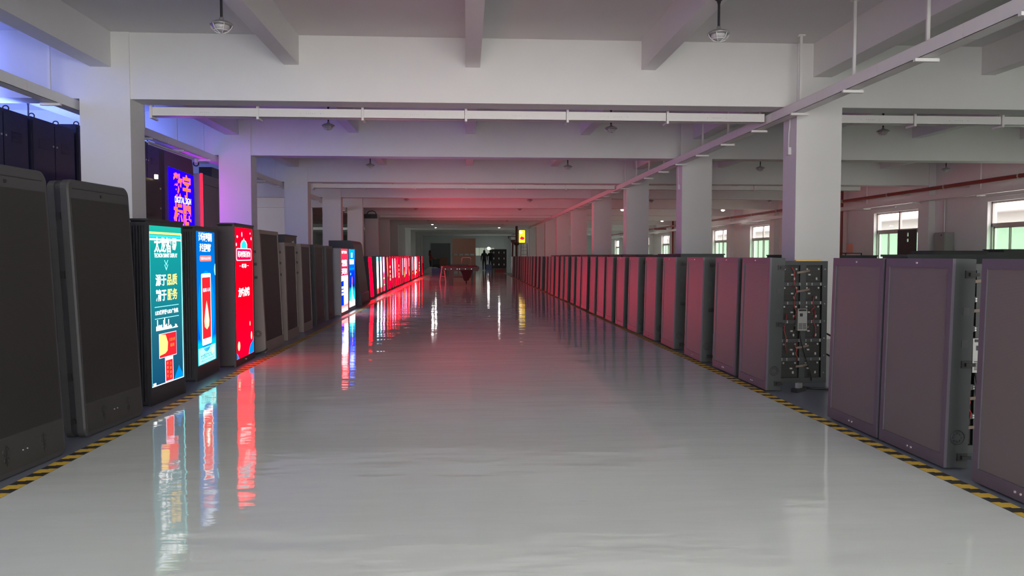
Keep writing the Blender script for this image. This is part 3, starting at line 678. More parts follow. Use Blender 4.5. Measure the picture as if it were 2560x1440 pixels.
shape(s, 'banner_edge', rect(-0.055, 0.095, 0.16, 0.375), PNK, YS); shape(s, 'banner', rect(-0.045, 0.085, 0.165, 0.345), REDE, YS - 0.001)
for k, ch in enumerate('新春快乐'): lettering(s, ch, -0.012, 0.32 - k * 0.038, 0.028, 0.026, ORA, YS - 0.002)
for k, ch in enumerate('万事如意'): lettering(s, ch, 0.045, 0.31 - k * 0.038, 0.028, 0.026, ORA, YS - 0.002)
shape(s, 'hill_art', [(0.11, 0.158), (0.28, 0.158), (0.27, 0.20), (0.24, 0.23), (0.205, 0.275), (0.18, 0.24), (0.14, 0.20)], SKB, YS)
shape(s, 'foot_light', rect(-0.285, 0.285, 0.151, 0.157), WHT, YS - 0.001); shape(s, 'foot_mark', rect(-0.27, -0.22, 0.157, 0.18), WHT, YS - 0.001)

# --- blue screen
BLS = egrad('screen_blue', [(0.0, (0.0, 0.35, 0.42)), (0.16, (0.0, 0.30, 0.42)), (0.20, (0.0, 0.07, 0.40)), (0.5, (0.0, 0.11, 0.42)), (1.0, (0.0, 0.09, 0.36))], 2.4)
t, s = led_kiosk('lit kiosk with blue screen showing a white phone and red picture', (-2.705, 8.06, 0), R(90 + 1.5), 0.74, 1.55, 0.14, 0.145, 1.50, BLS, NEARBLACK, margin=0.03, mr=0.08)
lettering(s, '让城市更聪明', -0.03, 1.445, 0.43, 0.092, WHT, YS, 0.02); lettering(s, '让生活更美好', -0.03, 1.335, 0.37, 0.085, WHT, YS, 0.02)
shape(s, 'badge', rr(0.38, 0.060, 0.025, 4, 1.195, -0.22), SAL, YS); lettering(s, '智慧城市LED灯杆屏', -0.03, 1.225, 0.32, 0.030, PNK, YS - 0.001, 0.01)
shape(s, 'halo', ell(-0.03, 0.68, 0.27, 0.42, 28), SKB, YS)
shape(s, 'phone', rr(0.31, 0.735, 0.02, 4, 0.335, -0.185), WHT, YS - 0.001); shape(s, 'phone_picture', rect(-0.167, 0.107, 0.40, 1.03), REDE, YS - 0.002)
lettering(s, '福满人间', -0.03, 0.90, 0.23, 0.04, PNK, YS - 0.003)
shape(s, 'drop_art', [(-0.03, 0.79), (0.02, 0.69), (0.055, 0.58), (0.04, 0.52), (-0.03, 0.49), (-0.10, 0.52), (-0.115, 0.58), (-0.08, 0.69)], PEA, YS - 0.003)
shape(s, 'drop_light', [(-0.03, 0.75), (0.0, 0.66), (0.0, 0.56), (-0.05, 0.56), (-0.06, 0.66)], WHT, YS - 0.004)
for x in (-0.09, 0.04): shape(s, 'phone_button', rect(x, x + 0.010, 0.352, 0.382), DRK, YS - 0.002)
shape(s, 'bubble', [(0.29, 1.17), (0.29, 1.04), (0.265, 1.06), (0.25, 1.105), (0.265, 1.15)], CYA, YS)
shape(s, 'cyan_plinth', rect(-0.30, 0.25, 0.15, 0.315), CYA, YS)
lettering(s, '太龙智显TECNON', -0.02, 0.225, 0.44, 0.05, DRK, YS - 0.001, 0.012); shape(s, 'badge_dot', ell(0.16, 0.25, 0.03, 0.035, 14), PEA, YS - 0.002)
lettering(s, '智慧显示专业制造服务商', -0.02, 0.178, 0.44, 0.018, DRK, YS - 0.001)

# --- red screen
RDS = egrad('screen_red', [(0.0, (0.9, 0.0, 0.008)), (0.5, (1.0, 0.0, 0.003)), (1.0, (0.95, 0.0, 0.006))], 5.0)
t, s = led_kiosk('lit kiosk with plain red screen, teal crest and white festive lettering', (-2.615, 9.08, 0), R(90 + 1), 0.82, 1.62, 0.16, 0.075, 1.575, RDS, mat('maroon_black_metal', (0.03, 0.02, 0.024), 0.4), ribs=False, margin=0.03, mr=0.03)
shape(s, 'crest', [(-0.14, 1.335), (0.14, 1.335), (0.14, 1.39), (0.09, 1.425), (0.03, 1.435), (0.0, 1.46), (-0.03, 1.435), (-0.09, 1.425), (-0.14, 1.39)], CYA, YS)
shape(s, 'crest_inner', [(-0.10, 1.34), (0.10, 1.34), (0.10, 1.385), (0.06, 1.41), (0.0, 1.43), (-0.06, 1.41), (-0.10, 1.385)], TEAL, YS - 0.001)
shape(s, 'title_plate_edge', rr(0.64, 0.145, 0.03, 4, 1.195, -0.32), PNK, YS); shape(s, 'title_plate', rr(0.60, 0.125, 0.026, 4, 1.205, -0.30), emat('screen_crimson', (0.8, 0.0, 0.08), 1.4, False), YS - 0.001)
lettering(s, '新时代新作为', 0.0, 1.272, 0.52, 0.075, WHT, YS - 0.002, 0.02)
lettering(s, '新春', 0.0, 1.135, 0.20, 0.05, WHT, YS, 0.02); shape(s, 'rule', rect(-0.20, -0.12, 1.133, 1.138), PNK, YS); shape(s, 'rule', rect(0.12, 0.20, 1.133, 1.138), PNK, YS)
lettering(s, '龙吟虎啸', -0.02, 0.83, 0.48, 0.11, WHT, YS, 0.02)
for (cx, cz, rx, rz) in ((-0.27, 1.47, 0.03, 0.015), (-0.08, 1.50, 0.02, 0.03), (0.28, 1.52, 0.02, 0.012), (0.32, 1.46, 0.02, 0.02), (-0.31, 1.38, 0.02, 0.02), (-0.26, 0.22, 0.05, 0.055), (0.28, 0.29, 0.035, 0.05), (0.22, 0.44, 0.02, 0.03)):
    shape(s, 'petal', ell(cx, cz, rx, rz, 12), PEA if cz < 0.6 else PNK, YS)
shape(s, 'wave_art', [(0.14, 0.078), (0.38, 0.078), (0.38, 0.28), (0.33, 0.22), (0.24, 0.19), (0.18, 0.14)], SKB, YS); shape(s, 'wave_art', [(-0.38, 0.078), (-0.26, 0.078), (-0.30, 0.12), (-0.38, 0.16)], SKB, YS)
for x in (-0.015, 0.015): B('screw', MB().cyl((x, -0.028, 0.04), (x, -0.02, 0.04), 0.006, 8), SCREW, t)

# --- blank cabinets further along
def blank_cab(label, loc, rz, W, H, D, frm, face, lean=2.0, vent=False, bb=0.14, bs=0.045, plates=True):
    t = thing('blank_display', label, 'LED display', loc, rz, 'unlit displays by the lit kiosks', lean=lean)
    B('body', box(-W / 2, W / 2, 0.004, D, 0.0, H), frm, t); B('front_frame', frame_mb(W, H, 0.0, bs, bs, 0.05, bb, -0.012, 0.004), frm, t)
    B('screen', box(-W / 2 + bs, W / 2 - bs, -0.006, 0.004, bb, H - 0.05), face, t)
    if plates:
        for z in (0.96, 1.13, 1.29):
            if z < H - 0.1: B('cover_plate', box(-W / 2 - 0.004, -W / 2, D * 0.3, D * 0.3 + 0.04, z, z + 0.035), MATS['cover_plate'], t)
    if vent: obj('vent', RC['vent'], t, (-W / 2 - 0.001, D * 0.55, 0.25), (0, 0, math.pi))
    return t
blank_cab('taupe display with blank dark screen and round side vent beside the red screen', (-2.60, 10.45, 0), R(90), 0.98, 1.59, 0.14, BROWNG, LEDDARK, 2.5, True)
blank_cab('taupe framed display with blank dark screen, one past the round-vented one', (-2.65, 11.76, 0), R(90), 0.74, 1.45, 0.14, BROWNG, LEDDARK, 1.5)
blank_cab('taupe framed display with blank dark screen, second past the round-vented one', (-2.68, 13.0, 0), R(90), 0.72, 1.45, 0.14, BROWNG, LEDDARK, 1.5)
blank_cab('all-black blank display between the taupe pair and the red-blue lit pair', (-2.72, 14.35, 0), R(90), 0.80, 1.46, 0.15, NEARBLACK, LEDDARK, 1.5, bb=0.06)
blank_cab('black display with reddish dark screen right before the red-blue lit pair', (-2.70, 15.35, 0), R(90), 0.72, 1.45, 0.15, CHAR, LEDDARK, 1.5, bb=0.06)
t = thing('tall_case', 'tall black case with a bolt standing behind the all-black display', 'case', (-3.15, 13.9, 0), R(90))
B('body', box(-0.45, 0.45, 0, 0.3, 0, 1.60), NEARBLACK, t); B('lid', box(-0.46, 0.46, -0.01, 0.31, 1.60, 1.625), BLACK, t); B('bolt', MB().cyl((0.1, -0.03, 1.5), (0.1, 0, 1.5), 0.03, 10), SILVER, t)
t = thing('tall_case', 'tall black case behind the round-vented taupe display', 'case', (-3.15, 11.0, 0), R(90))
B('body', box(-0.3, 0.75, 0, 0.3, 0, 1.58), NEARBLACK, t); B('lid', box(-0.31, 0.76, -0.01, 0.31, 1.58, 1.6), BLACK, t)
cb = MB().tube([(-2.72, 9.62, 0.02), (-2.64, 9.75, 0.015), (-2.6, 9.9, 0.02), (-2.55, 9.85, 0.06)], 0.012, 6); tag(B('power_cable', cb, BLACK), 'short black cable at the foot of the round-vented display', 'cable')

# red-white and blue lit pair
RW = egrad('screen_red_white', [(0.0, (1.0, 0.25, 0.25)), (0.10, (1, 0.05, 0.05)), (0.18, (1, 1, 1)), (0.55, (0.9, 0.9, 1.0)), (0.58, (1.0, 0.0, 0.02)), (1.0, (1.0, 0.01, 0.02))], 7.0)
t, s = led_kiosk('lit kiosk with red and white notice screen, beside the blue one', (-2.63, 16.5, 0), R(90), 0.98, 1.44, 0.14, 0.06, 1.40, RW, GREYB, ribs=False, cap=False, group='small lit pair', margin=0.05, mr=0.03)
for z, h in ((1.33, 0.06), (1.10, 0.15), (0.92, 0.14)): lettering(s, {1.33: '温馨提示', 1.10: '欢迎光临', 0.92: '通知'}[z], 0.0, z, 0.7, h, WHT, YS, 0.03)
shape(s, 'blue_block', rect(-0.42, -0.08, 0.20, 0.72), BLU, YS)
for z in (0.56, 0.49, 0.42): shape(s, 'white_row', rect(-0.38, -0.10, z, z + 0.045), WHT, YS - 0.001)
shape(s, 'white_column', rect(-0.04, 0.45, 0.24, 0.78), WHT, YS); lettering(s, '展示内容介绍', 0.2, 0.5, 0.06, 0.45, SAL, YS - 0.001)
BD = egrad('screen_blue_dance', [(0.0, (0.9, 0.95, 1.0)), (0.09, (0.9, 0.95, 1.0)), (0.11, (0.0, 0.35, 0.5)), (0.35, (0.0, 0.005, 0.05)), (0.6, (0.0, 0.01, 0.5)), (0.78, (0.0, 0.05, 0.9)), (1.0, (0.0, 0.1, 0.95))], 7.0)
t, s = led_kiosk('lit kiosk with deep blue screen and cyan cone picture', (-2.65, 17.7, 0), R(90), 0.98, 1.44, 0.14, 0.09, 1.40, BD, GREYB, ribs=False, cap=False, group='small lit pair', margin=0.05, mr=0.03)
shape(s, 'cone_art', [(-0.28, 0.22), (0.0, 0.20), (0.35, 0.24), (0.12, 0.38), (0.04, 0.62), (-0.02, 0.62), (-0.1, 0.38)], CYA, YS); shape(s, 'flare_art', ell(0.02, 0.68, 0.06, 0.10, 12), SAL, YS - 0.001)
lettering(s, '智慧', 0.0, 1.27, 0.22, 0.12, WHT, YS, 0.02); shape(s, 'white_plate', rect(-0.32, 0.30, 1.06, 1.17), WHT, YS); shape(s, 'pale_plate', rect(-0.36, 0.38, 0.93, 0.98), SKB, YS); shape(s, 'spark', ell(-0.18, 0.84, 0.05, 0.03, 10), CYA, YS)

# big navy rounded cabinet
t = thing('navy_cabinet', 'big navy-black cabinet with rounded shoulder and sloping front past the lit pair', 'cabinet', (-3.1, 20.2, 0), R(90))
pf = [(0.35, 0), (0.35, 1.64), (-0.16, 1.64), (-0.22, 1.62), (-0.26, 1.56), (-0.42, 0.30), (-0.45, 0.28), (-0.45, 0)]
B('body', MB().prism_x([(y, z) for y, z in pf], -0.85, 0.75), NAVY, t); B('side_plate', MB().prism_x([(0.30, 0.05), (0.30, 1.58), (-0.14, 1.58), (-0.22, 1.5), (-0.36, 0.34), (-0.36, 0.05)], -0.865, -0.85), NAVY, t)
B('plinth', box(-0.86, 0.76, -0.47, 0.36, 0, 0.06), BLACK, t)

# row of small lit red posters
kinds = ['plain', 'whitered', 'whitered', 'pink', 'orange', 'dots', 'violet', 'violet', 'red', 'dots', 'red', 'violet', 'flame', 'violet', 'red', 'flame', 'red', 'bluewhite', 'red', 'whitered', 'bluewhite', 'red', 'dots', 'plain']
kn = {'plain': 'plain red picture', 'whitered': 'white picture turning red at the foot', 'pink': 'pink festive picture', 'orange': 'orange streak on red', 'dots': 'pale dots on red', 'violet': 'violet column on red',
      'red': 'red festive picture', 'flame': 'yellow flames on red', 'bluewhite': 'blue and white stripes on red'}
ys = [22.25, 24.1, 25.05, 25.9, 27.1, 28.0, 29.0, 29.95, 30.75, 31.6, 32.55, 33.5, 34.5, 35.35, 36.2, 37.2, 38.8, 39.7, 40.6, 41.6, 42.5, 43.7, 45.2, 48.0]
PNKP = emat('poster_violet', (0.95, 0.35, 1.0), 9.0); VIOP = emat('poster_pale_violet', (0.62, 0.6, 1.0), 8.0)
PR_RED = emat('poster_red', (1.0, 0.0, 0.006), 11.0); PR_WR = egrad('poster_white_red', [(0.0, (1, 0.01, 0.02)), (0.12, (1, 0.02, 0.02)), (0.2, (1, 0.45, 0.35)), (0.36, (0.85, 0.8, 1.0)), (0.85, (0.7, 0.75, 1.0)), (0.9, (0.1, 0.7, 1.0)), (1.0, (0.1, 0.65, 1.0))], 6.0)
PR_PK = egrad('poster_pink', [(0.0, (1, 0.01, 0.03)), (0.5, (1, 0.02, 0.06)), (0.6, (1, 0.15, 0.5)), (1.0, (1.0, 0.1, 0.3))], 7.0)
PM = cab_meshes(0.66, 1.25, 0.12, NEARBLACK, NEARBLACK, PR_RED, 0.03, 0.03, 0.06)
PSC = {k: box(-0.30, 0.30, -0.006, 0.006, 0.072, 1.22).mesh('screen', m) for k, m in (('r', PR_RED), ('w', PR_WR), ('p', PR_PK))}
for i, (k, y) in enumerate(zip(kinds, ys)):
    t = thing('led_poster', 'lit LED poster, %s, %s along the red row' % (kn[k], ORD[i]), 'LED poster', (-2.78 + (0.05 if i == 0 else 0), y, 0), R(90 + random.uniform(-2, 2)), 'lit posters in the red row', lean=3.5 if i == 0 else 1.0)
    obj('body', PM['body'], t); obj('front_frame', PM['front_frame'], t)
    s = obj('screen', PSC['w' if k == 'whitered' else 'p' if k == 'pink' else 'r'], t); yy = -0.010
    if k == 'dots':
        for z in (0.85, 0.68, 0.52, 0.40): shape(s, 'pale_dot', ell(0.02, z, 0.14, 0.055, 10), PEA, yy)
    if k == 'violet':
        shape(s, 'violet_column', rect(-0.13, 0.13, 0.42, 1.05), PNKP, yy); shape(s, 'white_blob', ell(0, 1.10, 0.13, 0.06, 10), WHT, yy)
    if k == 'orange': shape(s, 'orange_streak', [(-0.2, 1.2), (-0.05, 1.2), (0.18, 0.55), (0.1, 0.5)], YEL, yy)
    if k == 'pink':
        shape(s, 'white_blob', ell(-0.02, 1.05, 0.15, 0.10, 10), VIOP, yy); shape(s, 'white_blob', ell(-0.04, 0.8, 0.12, 0.08, 10), VIOP, yy); shape(s, 'gold_arc', ell(0.0, 0.5, 0.25, 0.035, 10), PEA, yy); shape(s, 'gold_arc', ell(0.08, 0.28, 0.2, 0.025, 10), PEA, yy)
    if k == 'flame':
        shape(s, 'flame_art', [(-0.18, 0.30), (-0.02, 0.30), (-0.09, 0.62)], YEL, yy); shape(s, 'flame_art', [(0.05, 0.35), (0.22, 0.35), (0.14, 0.72)], YEL, yy); shape(s, 'white_streak', rect(-0.05, 0.06, 0.75, 1.15), VIOP, yy)
    if k == 'bluewhite':
        shape(s, 'white_stripe', rect(-0.28, -0.12, 0.5, 1.2), VIOP, yy); shape(s, 'blue_stripe', rect(-0.12, 0.02, 0.5, 1.2), SKB, yy); shape(s, 'white_stripe', rect(0.02, 0.2, 0.5, 1.2), VIOP, yy); shape(s, 'gold_arc', ell(0.0, 0.36, 0.2, 0.05, 10), YEL, yy)
    if k == 'red': shape(s, 'pale_streak', rect(0.16, 0.22, 0.45, 1.15), SAL, yy); shape(s, 'pale_streak', rect(-0.2, -0.15, 0.6, 1.1), SAL, yy)
    for sx in (-1, 1): obj('foot', PM['foot'], t, (sx * 0.25, 0, 0))

# ================================================================== tall displays in the bay behind the pillars
BACKSCR = emat('back_screen_blue_white', (0.16, 0.24, 1.0), 30.0)
TWD, TH = 1.18, 3.2
bolt = MB().cyl((0, -0.012, 0), (0, 0.004, 0), 0.014, 8).mesh('door_bolt', SILVER)
for i, (y, h) in enumerate(((7.9, 3.16), (9.15, 3.18), (10.4, 3.19), (11.65, 3.2), (12.9, 3.3), (14.9, 3.42))):
    nm = ['first', 'second', 'third', 'fourth', 'fifth', 'sixth'][i]
    t = thing('tall_led_cabinet', 'tall navy-black display cabinet seen from its back, %s behind the pillars' % nm, 'LED display', (-6.05, y, 0), R(90), 'tall dark display cabinets behind the pillars')
    W = TWD
    B('body', box(-W / 2, W / 2, 0.012, 0.30, 0.05, h), NAVY, t); B('plinth', box(-W / 2 + 0.05, W / 2 - 0.05, 0.04, 0.28, 0, 0.05), BLACK, t)
    for s in (-1, 1):
        d = B('door', box(min(0.01 * s, s * (W / 2 - 0.03)), max(0.01 * s, s * (W / 2 - 0.03)), -0.008, 0.012, 0.12, h - 0.05), NAVY, t)
        for z in (0.5, 1.4, 2.2, h - 0.35): obj('door_bolt', bolt, d, (s * 0.05, -0.006, z))
        lv = MB()
        for k in range(7): lv.box(s * 0.3 - 0.12, s * 0.3 + 0.12, -0.014, -0.008, h - 0.42 + k * 0.022, h - 0.41 + k * 0.022)
        B('louvre', lv, NAVY, d)
    for s in (-1, 1): B('eye_bolt', MB().ring((s * 0.32, 0.14, h + 0.05), (1, 0.3, 0), 0.035, 0.009, 16, 6).cyl((s * 0.32, 0.14, h - 0.01), (s * 0.32, 0.14, h + 0.02), 0.012, 8), NEARBLACK, t)
    B('screen', box(-W / 2 + 0.06, W / 2 - 0.06, 0.30, 0.308, 0.7, h - 0.15), BACKSCR, t)
# lower dark cabinet with two small lights
t = thing('control_cabinet', 'lower dark cabinet with two small warm lights, beside the nearest pillar', 'cabinet', (-5.15, 12.55, 0), R(90))
B('body', box(-0.75, 0.72, 0.01, 0.45, 0.05, 2.52), mat('brown_black_metal', (0.018, 0.014, 0.016), 0.45), t); B('door', box(-0.72, 0.69, -0.008, 0.01, 0.1, 2.48), MATS['brown_black_metal'], t); B('plinth', box(-0.7, 0.68, 0.04, 0.42, 0, 0.05), BLACK, t)
for z in (2.38, 2.05, 1.75): B('bolt', MB().cyl((0.63, -0.02, z), (0.63, -0.005, z), 0.018, 8), SILVER, t)
WARM = emat('warm_indicator', (1.0, 0.8, 0.45), 6, False)
for x, z in ((0.42, 2.56), (0.45, 1.78)): B('indicator_lamp', box(x - 0.03, x + 0.03, -0.05, -0.012, z - 0.035, z + 0.035), WARM, t)
lv = MB()
for k in range(6): lv.box(-0.5, 0.4, -0.014, -0.006, 1.85 + k * 0.02, 1.86 + k * 0.02)
B('louvre', lv, MATS['brown_black_metal'], t)
# blue signage totem
t = thing('signage_totem', 'tall totem with blue screen, orange Chinese characters and sloping brown head', 'signage', (-6.0, 16.45, 0), R(90 - 3))
BRN = mat('brown_totem_head', (0.09, 0.04, 0.03), 0.45, noise=0.08)
B('body', MB().prism([(-0.74, 0), (0.70, 0), (0.72, 2.6), (0.66, 3.2), (0.58, 3.40), (-0.70, 3.52), (-0.74, 3.4)], 0.0, 0.3), BRN, t)
ORS = emat('signage_orange', (1.0, 0.035, 0.01), 8.0)
DSG = emat('signage_blue', (0.004, 0.0, 1.0), 5.5)
s = B('screen', MB().prism([(-0.56, 0.9), (0.66, 0.9), (0.66, 3.0), (-0.56, 3.06)], -0.012, 0.0), DSG, t)
lettering(s, '数字', 0.05, 2.72, 0.86, 0.52, ORS, YS, 0.03); lettering(s, '标牌', 0.05, 2.12, 0.86, 0.52, ORS, YS, 0.03); lettering(s, 'DIGITAL SIGN', 0.08, 2.42, 0.80, 0.13, WHT, YS - 0.002, 0.01)
shape(s, 'picture_frame', [(-0.2, 1.45), (0.3, 1.45), (0.3, 1.75), (0.02, 1.84), (-0.2, 1.84)], WHT, YS); shape(s, 'picture_red', [(-0.12, 1.42), (0.27, 1.42), (0.27, 1.66), (-0.12, 1.78)], REDE, YS - 0.001)
# grey totem with red light edge
t = thing('grey_totem', 'tall grey display with a glowing red vertical edge beside the purple pillar', 'LED display', (-6.1, 19.1, 0), R(90))
B('body', box(-1.1, 0.6, 0.01, 0.4, 0, 3.15), GREYB, t); B('frame_rail', frame_mb(1.5, 2.9, 0.1, 0.08, 0.08, 0.08, 0.08, -0.02, 0.01), GREYB, t, (-0.28, 0, 0))
B('red_edge_light', box(-1.16, -1.1, -0.04, 0.0, 0.3, 3.15), emat('red_edge_light', (1.0, 0.01, 0.03), 4.0), t)
B('top_box', box(-0.2, 0.5, 0.05, 0.35, 3.15, 3.4), NEARBLACK, t)
# round spotlight under the tray
t = thing('ring_spotlight', 'small ring spotlight hanging under the tray beyond the nearest pillar', 'spotlight', (-5.55, 16.1, 3.25))
B('stem', MB().cyl((0, 0, 0.0), (0, 0, -0.08), 0.045, 10), WHITEP, t); B('ring', MB().ring((0, 0, -0.10), (0.2, -1, 0.2), 0.05, 0.014, 18, 6), NEARBLACK, t)
t = thing('tube_light', 'slim tube light under the tray by the blue signage totem', 'light', (-5.50, 13.6, 3.24), 0); B('batten', box(-0.02, 0.02, 0, 2.2, -0.03, 0.0), WHITEP, t); B('tube', MB().cyl((0, 0.04, -0.045), (0, 2.16, -0.045), 0.014, 8), WHITEP, t)
# lit tube on the ceiling of the bay beyond the partition
t = thing('tube_light', 'lit tube light on the ceiling beyond the partition', 'light', (-10.5, 61.0, 4.13)); B('batten', box(-1.4, 1.4, -0.05, 0.05, 0.1, 0.26), WHITEP, t); B('tube', box(-1.35, 1.35, -0.06, 0.06, -0.02, 0.10), TUBEON, t)
# projector on a far pillar
t = thing('projector', 'black projector box with a cable loop on a far pillar', 'projector', (-4.98, 41.05, 3.25)); B('case', box(-0.42, 0.25, -0.32, 0.0, 0, 0.22), NEARBLACK, t)
B('cable_loop', MB().tube([(-0.3, -0.15, 0.22), (-0.2, -0.15, 0.36), (0.0, -0.15, 0.40), (0.15, -0.15, 0.34), (0.2, -0.15, 0.22)], 0.02, 6), BLACK, t); B('lens', MB().cyl((-0.1, -0.36, 0.1), (-0.1, -0.32, 0.1), 0.06, 12), BLACK, t)

# ================================================================== far end of the hall
d1 = struct('door_1', box(-3.9, -1.75, Y_FAR - 0.08, Y_FAR - 0.02, 0, 2.65), mat('shutter_grey', (0.17, 0.18, 0.185), 0.5, noise=0.05))
for k in range(13): B('slat', box(-3.88, -1.77, Y_FAR - 0.10, Y_FAR - 0.08, 0.03 + k * 0.2, 0.20 + k * 0.2), MATS['shutter_grey'], d1)
w = tag(bpy.data.objects.new('window_far', None), kind='structure'); COL.objects.link(w)
FG = emat('far_window_glow', (0.55, 0.62, 0.5), 0.55)
B('window_frame', frame_mb(2.2, 0.95, 1.25, 0.05, 0.05, 0.05, 0.05, -0.06, 0).box(-0.03, 0.03, -0.06, 0, 1.25, 2.2), WHITEP, w, (2.0, Y_FAR - 0.01, 0))
for x0, x1 in ((-1.05, -0.6), (-0.55, -0.03), (0.03, 1.05)): B('pane', box(x0, x1, -0.03, -0.02, 1.3, 2.15), FG, w, (2.0, Y_FAR - 0.01, 0))
t = thing('globe_light', 'bright round globe light above the two dark figures', 'light', (2.35, 80.0, 2.05)); B('globe', MB().lathe([(0.02, -0.13), (0.12, -0.10), (0.17, 0), (0.12, 0.10), (0.02, 0.13)], 16), emat('globe_white', (1, 0.98, 0.95), 30), t); B('stem', MB().cyl((0, 0, 0.12), (0, 0, Z_SLAB - 2.05), 0.012, 6), RODM, t)
# crates
for k, (z0, z1, n) in enumerate(((0.12, 1.28, 'lower kraft crate under the pallet gap, behind the worktable'), (1.418, 2.56, 'upper kraft crate stacked on the other one'))):
    t = thing('crate', n, 'crate', (-0.18, 58.3, z0 - 0.12))
    B('box_panel', box(-0.88, 0.88, -0.6, 0.6, 0.12, z1 - z0 + 0.12), CARD, t); B('top_board', box(-0.9, 0.9, -0.62, 0.62, z1 - z0 + 0.12, z1 - z0 + 0.135), CARD, t)
    for x in (-0.84, -0.42, 0.0, 0.42, 0.84): B('pallet_block', box(x - 0.05, x + 0.05, -0.58, 0.58, 0.0, 0.12), CARD, t)
# worktable with draped cloth
t = thing('worktable', 'dark red worktable with cloth hanging in front of the kraft crates', 'table', (-0.19, 32.2, 0))
WT = mat('worktable_maroon', (0.02, 0.010, 0.012), 0.5, noise=0.1); CL = mat('dark_cloth', (0.02, 0.012, 0.016), 0.9, noise=0.15)
B('table_top', box(-0.80, 0.68, 0.0, 4.2, 0.76, 0.80), mat('worktable_top', (0.09, 0.03, 0.03), 0.7), t); B('apron', box(-0.80, 0.68, -0.02, 0.03, 0.64, 0.76), WT, t)
for x in (-0.7, -0.45, -0.2, -0.1, 0.15, 0.4): B('rivet', MB().cyl((x, -0.035, 0.70), (x, -0.02, 0.70), 0.016, 8), SILVER, t)
for x in (-0.50, 0.44):
    for y in (0.25, 3.6): B('leg', MB().prism([(x - 0.035, 0), (x + 0.035, 0), (x + 0.055, 0.76), (x - 0.055, 0.76)], y - 0.05, y + 0.05), WT, t)
B('leg', MB().prism([(-0.44, 0), (-0.37, 0), (-0.33, 0.66), (-0.50, 0.66)], 0.02, 0.1), WT, t); B('stretcher', box(-0.5, 0.44, 1.9, 1.96, 0.28, 0.33), WT, t)
cm = MB(); cm.prism([(-0.08, 0.66), (0.02, 0.46), (0.06, 0.27), (0.10, 0.2), (0.15, 0.20), (0.17, 0.05), (0.20, 0.05), (0.22, 0.20), (0.28, 0.22), (0.38, 0.42), (0.46, 0.66)], -0.05, -0.02); B('hanging_cloth', cm, CL, t)
B('table_wing', MB().prism([(0.50, 0.80), (0.72, 0.80), (0.74, 0.72), (0.66, 0.60), (0.50, 0.62)], -0.03, 0.6), WT, t)
bt = thing('open_tray', 'shallow maroon tray lying on the worktable', 'tray', (-0.30, 33.2, 0.80)); B('tray_base', box(-0.45, 0.35, 0, 1.2, 0, 0.02), WT, bt)
for (a, b, c, d) in ((-0.45, 0.35, 0, 0.02), (-0.45, 0.35, 1.18, 1.2), (-0.45, -0.43, 0, 1.2), (0.33, 0.35, 0, 1.2)): B('tray_side', box(a, b, c, d, 0.02, 0.07), WT, bt)
hd = thing('steel_handle_frame', 'thin steel hoop standing on the worktable', 'frame', (0.05, 35.2, 0.80)); B('hoop', MB().tube([(-0.25, 0, 0), (-0.25, 0, 0.34), (-0.22, 0, 0.38), (0.1, 0, 0.38), (0.15, 0, 0.34), (0.15, 0, 0)], 0.018, 6), SILVER, hd)
tr = thing('trestle', 'white A-frame trestle beside the worktable', 'trestle', (-1.12, 36.6, 0)); 
for x in (-0.12, 0.12): B('leg', MB().cyl((x * 1.2, -0.1, 0), (x * 0.35, 0, 0.72), 0.03, 8), mat('trestle_grey', (0.32, 0.30, 0.30), 0.5), tr); B('leg', MB().cyl((x * 1.2, 0.35, 0), (x * 0.35, 0.2, 0.72), 0.03, 8), mat('trestle_grey', (0.32, 0.30, 0.30), 0.5), tr)
B('top_rail', box(-0.1, 0.1, -0.05, 0.25, 0.70, 0.76), mat('trestle_grey', (0.32, 0.30, 0.30), 0.5), tr); B('cross_rail', box(-0.1, 0.1, -0.08, -0.05, 0.25, 0.29), mat('trestle_grey', (0.32, 0.30, 0.30), 0.5), tr)
# crates and boxes on the floor
def tub(label, loc, w, d, h, m, name='plastic_tub'):
    t = thing(name, label, 'tub', loc); th = 0.02
    B('tub_base', box(-w / 2, w / 2, 0, d, 0, th), m, t)
    for (a, b, c, e) in ((-w / 2, w / 2, 0, th), (-w / 2, w / 2, d - th, d), (-w / 2, -w / 2 + th, th, d - th), (w / 2 - th, w / 2, th, d - th)): B('tub_wall', box(a, b, c, e, th, h), m, t)
    B('rim', frame_mb(w + 0.04, 0.04, h - 0.04, 0.02, 0.02, 0.01, 0.01, -0.015, 0.0), m, t)
    return t
tub('blue plastic tub on the floor left of the worktable', (-2.15, 55.6, 0), 0.72, 0.5, 0.36, mat('tub_blue', (0.015, 0.02, 0.22), 0.4)); tub('blue bucket beside the standing figures', (1.98, 67.3, 0), 0.55, 0.4, 0.5, mat('bucket_blue', (0.02, 0.04, 0.16), 0.4))
def carton(label, loc, w, d, h, m=CARD, rz=0):
    t = thing('carton', label, 'box', loc, rz); B('box_body', box(-w / 2, w / 2, 0, d, 0, h), m, t); B('flap', box(-w / 2 - 0.01, w / 2 + 0.01, -0.03, d * 0.45, h, h + 0.012), m, t); B('flap', box(-w / 2 - 0.01, w / 2 + 0.01, d * 0.55, d + 0.03, h, h + 0.012), m, t); return t
carton('brown carton on a stand beside the kraft crates', (-1.85, 62.0, 0), 0.62, 0.6, 1.1, mat('carton_dark', (0.17, 0.075, 0.05), 0.7)); carton('dark carton left of the person in red', (-3.55, 56.5, 0), 0.7, 0.6, 0.7, mat('carton_black', (0.05, 0.035, 0.03), 0.8))
carton('low open red carton on the floor near the charcoal row end', (2.55, 57.9, 0), 0.75, 0.6, 0.25, mat('carton_red', (0.22, 0.05, 0.05), 0.7)); carton('small white carton by the charcoal row end', (3.35, 53.0, 0), 0.3, 0.3, 0.2, WHITEP)
